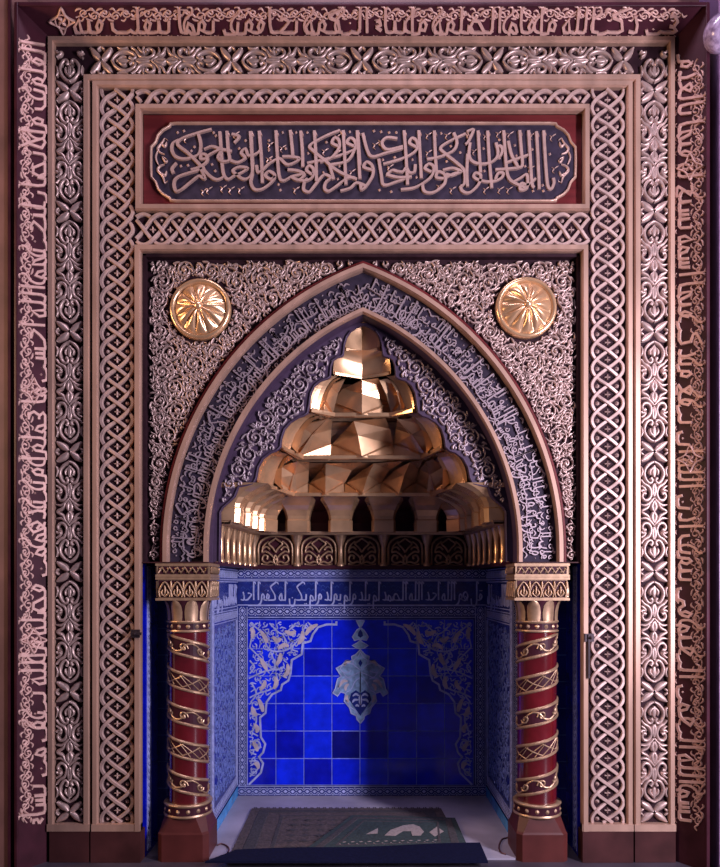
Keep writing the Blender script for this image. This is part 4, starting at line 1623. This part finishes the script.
# hanging ornament painted in the middle
KP = 528 / 70.0
PEND = [[(0, 40), (30, 44), (12, 80), (0, 96)], [(0, 96), (26, 112), (60, 165), (44, 192), (12, 184), (0, 190)], [(0, 192), (18, 206), (60, 230), (30, 250), (0, 256)],
        [(0, 262), (38, 300), (66, 312), (62, 345), (108, 343), (136, 376), (182, 402), (160, 440), (142, 462), (172, 482), (190, 556), (208, 588), (172, 612), (150, 580), (112, 592), (122, 650), (82, 700), (70, 742), (32, 760), (26, 786), (0, 818)]]
pv = lambda p, sg=1: [(360.4 + sg * a / KP, 615 + c / KP) for a, c in p]
b = MB()
for p in PEND:
    full = pv(p) + [q for q in reversed(pv(p, -1)) if abs(q[0] - 360.4) > 1e-6]
    b.flat(full, fb, 1.1, .6)
pm = b
b, g2, g3 = MB(), MB(), MB()
for q in ([(0, 108), (16, 132), (20, 158), (0, 172)], [(0, 590), (34, 566), (70, 592), (84, 640), (50, 690), (0, 760)], [(0, 335), (16, 362), (0, 392)]):
    full = pv(q) + [t for t in reversed(pv(q, -1)) if abs(t[0] - 360.4) > 1e-6]
    g3.flat(full, fb, 1.7, .3)
for sg in (1, -1):
    for p in ([(0, 275), (18, 315), (50, 340), (52, 372), (0, 415)], [(52, 372), (100, 366), (150, 398), (120, 436), (70, 420)], [(0, 430), (50, 450), (96, 470), (128, 440)], [(0, 470), (40, 500), (70, 560), (110, 585)],
              [(0, 430), (0, 520), (0, 585)], [(70, 480), (110, 474), (150, 500), (170, 560)], [(20, 760), (40, 720), (80, 690), (108, 640)]):
        b.ribbon(catmull(pv(p, sg), 4), .9, .4, fb, 'paint', 1.7)
    for p in ([(12, 610), (34, 596), (58, 612)], [(14, 640), (44, 640), (60, 660)], [(0, 600), (6, 640), (0, 680)], [(10, 690), (26, 680), (36, 690)]):
        b.leaf(pv(p, sg), 2.2, .3, fb, 2.0, prof='paint')
    for p in ([(96, 500), (130, 500), (166, 548)], [(88, 520), (110, 540), (112, 570)], [(72, 352), (104, 352), (122, 384)], [(88, 660), (104, 630), (96, 604)]):
        g2.leaf(pv(p, sg), 3.0, .4, fb, 1.7, prof='paint')
for p in PEND:
    for sg in (1, -1):
        b.ribbon(pv(p, sg), 1.0, .5, fb, 'paint', 1.6)
pm.absorb(b, 1)
pm.absorb(g2, 2)
pm.absorb(g3, 3)
pm.build('hanging_ornament', [M['sky'], M['pale'], M['cream'], M['tile_bg']], bp_)
b = MB()
b.flat([(362 - XN, 797.5), (362 + XN, 797.5), (362 + XN, 803.5), (362 - XN, 803.5)], fb, 0, .8)
b.build('turquoise_skirting', M['turq'], bp_)

# side walls of the niche and the flanks behind the columns
HWN = XN * S * KB
for sg in (1, -1):
    o = thing('tiled_side_panel', ('blue patterned tile lining on the left inside wall of the niche', 'dark blue patterned tile lining on the right inside wall of the niche')[0 if sg < 0 else 1], 'tile panel', (sg * HWN, .8, .012))
    Xw = sg * HWN
    Y0, Y1 = .30, YB - .005
    zt = ZF0 - .02

    def fs(u, v, c, sg=sg):          # u: px from the front edge inward, v: px above the niche floor
        return (sg * (HWN - c * S), Y0 + u * S, .012 + v * S)
    Lu, Lv = (Y1 - Y0) / S, (zt - .012) / S
    b = MB()
    b.box(min(Xw, Xw + sg * .05), max(Xw, Xw + sg * .05), Y0 + .005, Y1, .012, zt)
    b.build('backing', M['tile_bg'], o)
    b = MB()
    border_row(b, fs, (6, 26), (6, Lv - 2), 10)
    border_row(b, fs, (Lu - 6, 26), (Lu - 6, Lv - 66), 10)
    border_row(b, fs, (2, Lv - 8), (Lu - 2, Lv - 8), 13)
    border_row(b, fs, (12, Lv - 58), (Lu - 2, Lv - 58), 13)
    border_row(b, fs, (2, 22), (Lu - 2, 22), 12)
    for v in (Lv - 17, Lv - 48):
        b.ribbon([(0, v), (Lu, v)], 1.0, .5, fs, 'paint', .1)
    b.build('painted_border', M['pale'], o)
    b = MB()
    txt = 'لا اله الا الله محمد رسول الله'
    if sg > 0:
        cursive(b, txt, lambda u, v, c: fs(u, v, c), 6, Lu - 6, Lv - 44, 24, 1.2, 2.4, .5, prof='paint')
    else:
        cursive(b, txt, lambda u, v, c: fs(Lu - u, v, c), 6, Lu - 6, Lv - 44, 24, 1.2, 2.4, .5, prof='paint')
    b.build('lettering', M['pale'], o)
    ins = lambda x, y: 14 < x < Lu - 14 and 31 < y < Lv - 67
    cs = pack(ins, 14, Lu - 14, 31, Lv - 67, [16, 12, 9, 7, 5, 3.5], 500, random.Random(17))
    b = MB()
    arabesque(b, cs, lambda x, y, c: fs(x, y, c), 1.7, .6, ins, random.Random(3), prof='paint')
    b.build('painted_vine_pattern', M['slate'], o)
    b = MB()
    b.poly([fs(0, 0, .8), fs(Lu, 0, .8), fs(Lu, 13, .8), fs(0, 13, .8)])
    b.build('turquoise_skirting', M['turq'], o)
    # flank: face behind the column and return to the front
    o = thing('tiled_flank_panel', ('navy tiled return behind the left column', 'navy tiled return behind the right column')[0 if sg < 0 else 1], 'tile panel', (sg * 1.1, .3, 0))
    xo = 219 * S if sg < 0 else 219 * S
    xf = sg * xo
    xi = sg * HWN
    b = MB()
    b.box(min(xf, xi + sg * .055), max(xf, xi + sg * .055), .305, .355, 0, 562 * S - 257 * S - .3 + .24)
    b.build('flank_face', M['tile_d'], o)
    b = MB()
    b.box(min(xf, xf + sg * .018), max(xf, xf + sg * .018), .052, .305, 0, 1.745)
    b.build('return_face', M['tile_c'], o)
    b = MB()
    ff = lambda x, y, c: (x, .305 - c * S, y)
    a0, a1 = sorted((xi, xf))
    for k in range(1, 10):
        b.ribbon([(a0, k * .168), (a1, k * .168)], .006, .5, ff, 'paint')
    for k in range(1, 3):
        xx = xf - sg * k * .11
        b.ribbon([(xx, 0), (xx, 1.74)], .006, .5, ff, 'paint')
    b.build('grout_lines', M['tile_mid'], o)
    b = MB()
    fr2 = lambda u, v, c: (sg * (xo - c * S), .055 + u * S, v * S)
    border_row(b, fr2, (10, 4), (10, 294), 12)
    ffe = lambda u, v, c: (sg * (HWN + u * S), .304 - c * S, v * S)
    border_row(b, ffe, (5, 4), (5, 294), 9)
    b.build('painted_border', M['pale'], o)

# ================================================================== 11 FLOOR THINGS
def fl(x, y):                                                        # photo pixel on the floor -> X, Y
    Yd = D * (275.0 / (y - HY) - 1)
    return ((x - CX) * S * (D + Yd) / D, Yd)


def quadmap(c, z):
    """c: four photo points (back-left, back-right, front-right, front-left) on the floor; maps s,t in 0..1"""
    P = [fl(*p) for p in c]

    def f(s, t, h):
        x = (P[0][0] * (1 - s) + P[1][0] * s) * (1 - t) + (P[3][0] * (1 - s) + P[2][0] * s) * t
        y = (P[0][1] * (1 - s) + P[1][1] * s) * (1 - t) + (P[3][1] * (1 - s) + P[2][1] * s) * t
        return (x, y, z + h)
    return f, P


def rug(name, label, c, z, m_f, m_b, m_m, motif, fringe=True):
    f, P = quadmap(c, z)
    o = thing(name, label, 'rug', (sum(p[0] for p in P) / 4, sum(p[1] for p in P) / 4, z))
    th = .007
    b = MB()
    n = 14
    rows = [[f(s / n, t / n, th + .0015 * sin(s * 1.7 + t)) for s in range(n + 1)] for t in range(n + 1)]
    b.grid(rows)
    per = [(s / n, 0) for s in range(n + 1)] + [(1, t / n) for t in range(n + 1)] + [(1 - s / n, 1) for s in range(n + 1)] + [(0, 1 - t / n) for t in range(n + 1)]
    for p, q in zip(per, per[1:]):
        b.poly([f(p[0], p[1], 0), f(q[0], q[1], 0), f(q[0], q[1], th), f(p[0], p[1], th)])
    if fringe:
        g = MB()
        for k in range(60):
            s = (k + .5) / 60
            g.ribbon([(s, 0), (s + .004 * (-1) ** k, -.035)], .006, .003, lambda s_, t_, c_: f(s_, t_, .001 + c_), 'flat')
        b.absorb(g, 1)
    b.build('pile', [m_f, M['rug_b']], o)
    b = MB()
    for e, w_, h in ((.07, .06, .0032), (.17, .02, .0032)):
        b.ribbon([(e, e), (1 - e, e), (1 - e, 1 - e), (e, 1 - e)], w_, h, lambda s, t, c_: f(s, t, th - .001 + c_), 'flat', closed=True)
    g = MB()
    motif(g, lambda s, t, c_: f(s, t, th + .0012 + c_ * .003))
    b.absorb(g, 1)
    b.build('woven_pattern', [m_b, m_m], o)
    return o


def motif_a(b, f):
    rng = random.Random(6)
    for i in range(9):
        for j in range(6):
            s, t = .24 + i * .065, .25 + j * .1
            b.dot(s, t, .018, .2, f, n=4)
            b.ribbon([(s - .028, t), (s, t + .03), (s + .028, t)], .006, .2, f, 'flat')


def motif_b(b, f):
    b.flat([(.44, .60), (.46, .44), (.54, .30), (.62, .26), (.68, .34), (.72, .50), (.70, .62), (.64, .62), (.62, .48), (.56, .48), (.52, .62)], f, 0, .3)
    b.flat([(.76, .52), (.82, .34), (.87, .50), (.80, .66)], f, 0, .3)
    b.flat([(.30, .56), (.35, .38), (.38, .54)], f, 0, .3)
    for k in range(12):
        b.dot(.2 + k * .055, .76, .016, .2, f, n=4)
    for k in range(12):
        b.ribbon([(.18 + k * .055, .80), (.2 + k * .055, .84)], .008, .2, f, 'flat')


rug('prayer_rug', 'worn brown patterned rug lying deepest in the niche under the green one', ((252, 811), (441, 811), (470, 866), (226, 866)), .013, M['rug_a'], M['rug_b'], M['rug_b'], motif_a)
rug('prayer_rug', 'dark green prayer rug with pale arch motif lying askew on the brown rug', ((352, 819.5), (455, 822), (468, 852), (300, 858)), .0225, M['rug_c'], M['rug_b'], M['rug_d'], motif_b, False)
# navy runner along the front edge
b = MB()
P = [fl(236, 857), fl(480, 850), fl(488, 869), fl(205, 869)]
n = 24
rows = []
for h in (0, 1):
    for t in (0, 1):
        pass
top = [[], []]
for k in range(n + 1):
    s = k / n
    zb = .0325 + .004 * sin(s * 9)
    for r, (a, c) in enumerate(((P[0], P[1]), (P[3], P[2]))):
        top[r].append((a[0] + (c[0] - a[0]) * s, a[1] + (c[1] - a[1]) * s, zb + .012))
low = [[(x, y, .033) for x, y, z in r] for r in top]
b.grid([low[0], top[0], top[1], low[1], low[0]])
b.poly([low[0][0], top[0][0], top[1][0], low[1][0]])
b.poly([low[0][-1], top[0][-1], top[1][-1], low[1][-1]])
tag(b.build('floor_runner', M['navy']), 'plain navy blue cloth runner across the front edge of the niche floor', 'runner')


def tube(pts, r, n=8):
    b = MB()
    c = catmull(pts, 6)
    rows = []
    for i, p in enumerate(c):
        a, q = c[max(0, i - 1)], c[min(len(c) - 1, i + 1)]
        d = [q[k] - a[k] for k in range(3)]
        L = sqrt(sum(x * x for x in d)) or 1
        d = [x / L for x in d]
        u = (-d[1], d[0], 0)
        Lu_ = hypot(u[0], u[1])
        u = (1, 0, 0) if Lu_ < 1e-3 else (u[0] / Lu_, u[1] / Lu_, 0)
        w = (d[1] * u[2] - d[2] * u[1], d[2] * u[0] - d[0] * u[2], d[0] * u[1] - d[1] * u[0])
        rows.append([tuple(p[k] + r * (u[k] * cos(2 * pi * j / n) + w[k] * sin(2 * pi * j / n)) for k in range(3)) for j in range(n)])
    b.grid(rows, 0, True)
    return b


for side, pts in (('left', [(217, 848), (221, 846.5), (226, 848), (229, 851.5), (228, 855)]), ('right', [(508, 840), (502, 842), (499, 849), (501, 855), (506, 857)])):
    b = tube([(*fl(x, y), .017) for x, y in pts], .0045)
    tag(b.build('power_cable', M['cable'], None, True), 'thin brown cable curling on the marble beside the %s column base' % side, 'cable')

# latches on the inner moulding
for side, x, y in (('left', 137.5, 633), ('right', 586, 637)):
    o = thing('latch', 'small dark iron latch on the moulding beside the %s column' % side, 'latch', W(x, y, 8))
    b = MB()
    b.pbox(x - 4, x + 5, y - 4, y + 4, 8, 9.4)
    b.build('plate', M['iron'], o)
    b = MB()
    if side == 'left':
        b.pbox(x - 3, x + 7, y - 1.4, y + 1.4, 9.4, 12)
    else:
        b.pbox(x - 1.0, x + .8, y - 3, y + 40, 9.4, 10.6)
    b.build('bolt', M['iron'], o)
    b = MB()
    fk = fF(9.4)
    b.dot(x + 1, y, 2.2, 5, fk, n=10)
    b.build('knob', M['iron'], o)

# globe lamp at the top right
gx, gy, gz = WP(722, 33, -.32)
o = thing('globe_lamp', 'mottled mauve glass globe lamp cut by the frame at top right', 'lamp', (gx, gy, gz))
b = MB()
R_ = 17.5 * S * (D - .32) / D
b.lathe([(max(.001, R_ * sin(pi * k / 20)), gz - R_ * cos(pi * k / 20)) for k in range(21)], gx, gy, 36)
b.build('glass_globe', M['globe'], o, True)
b = tube([(gx + R_ * .9, gy, gz), (gx + .15, gy + .02, gz), (gx + .2, -.24, gz), (gx + .2, -.165, gz)], .012)
b.build('bracket_arm', M['iron'], o, True)
b = MB()
b.box(gx + .15, gx + .25, -.17, -.156, gz - .05, gz + .05)
b.build('wall_plate', M['iron'], o)
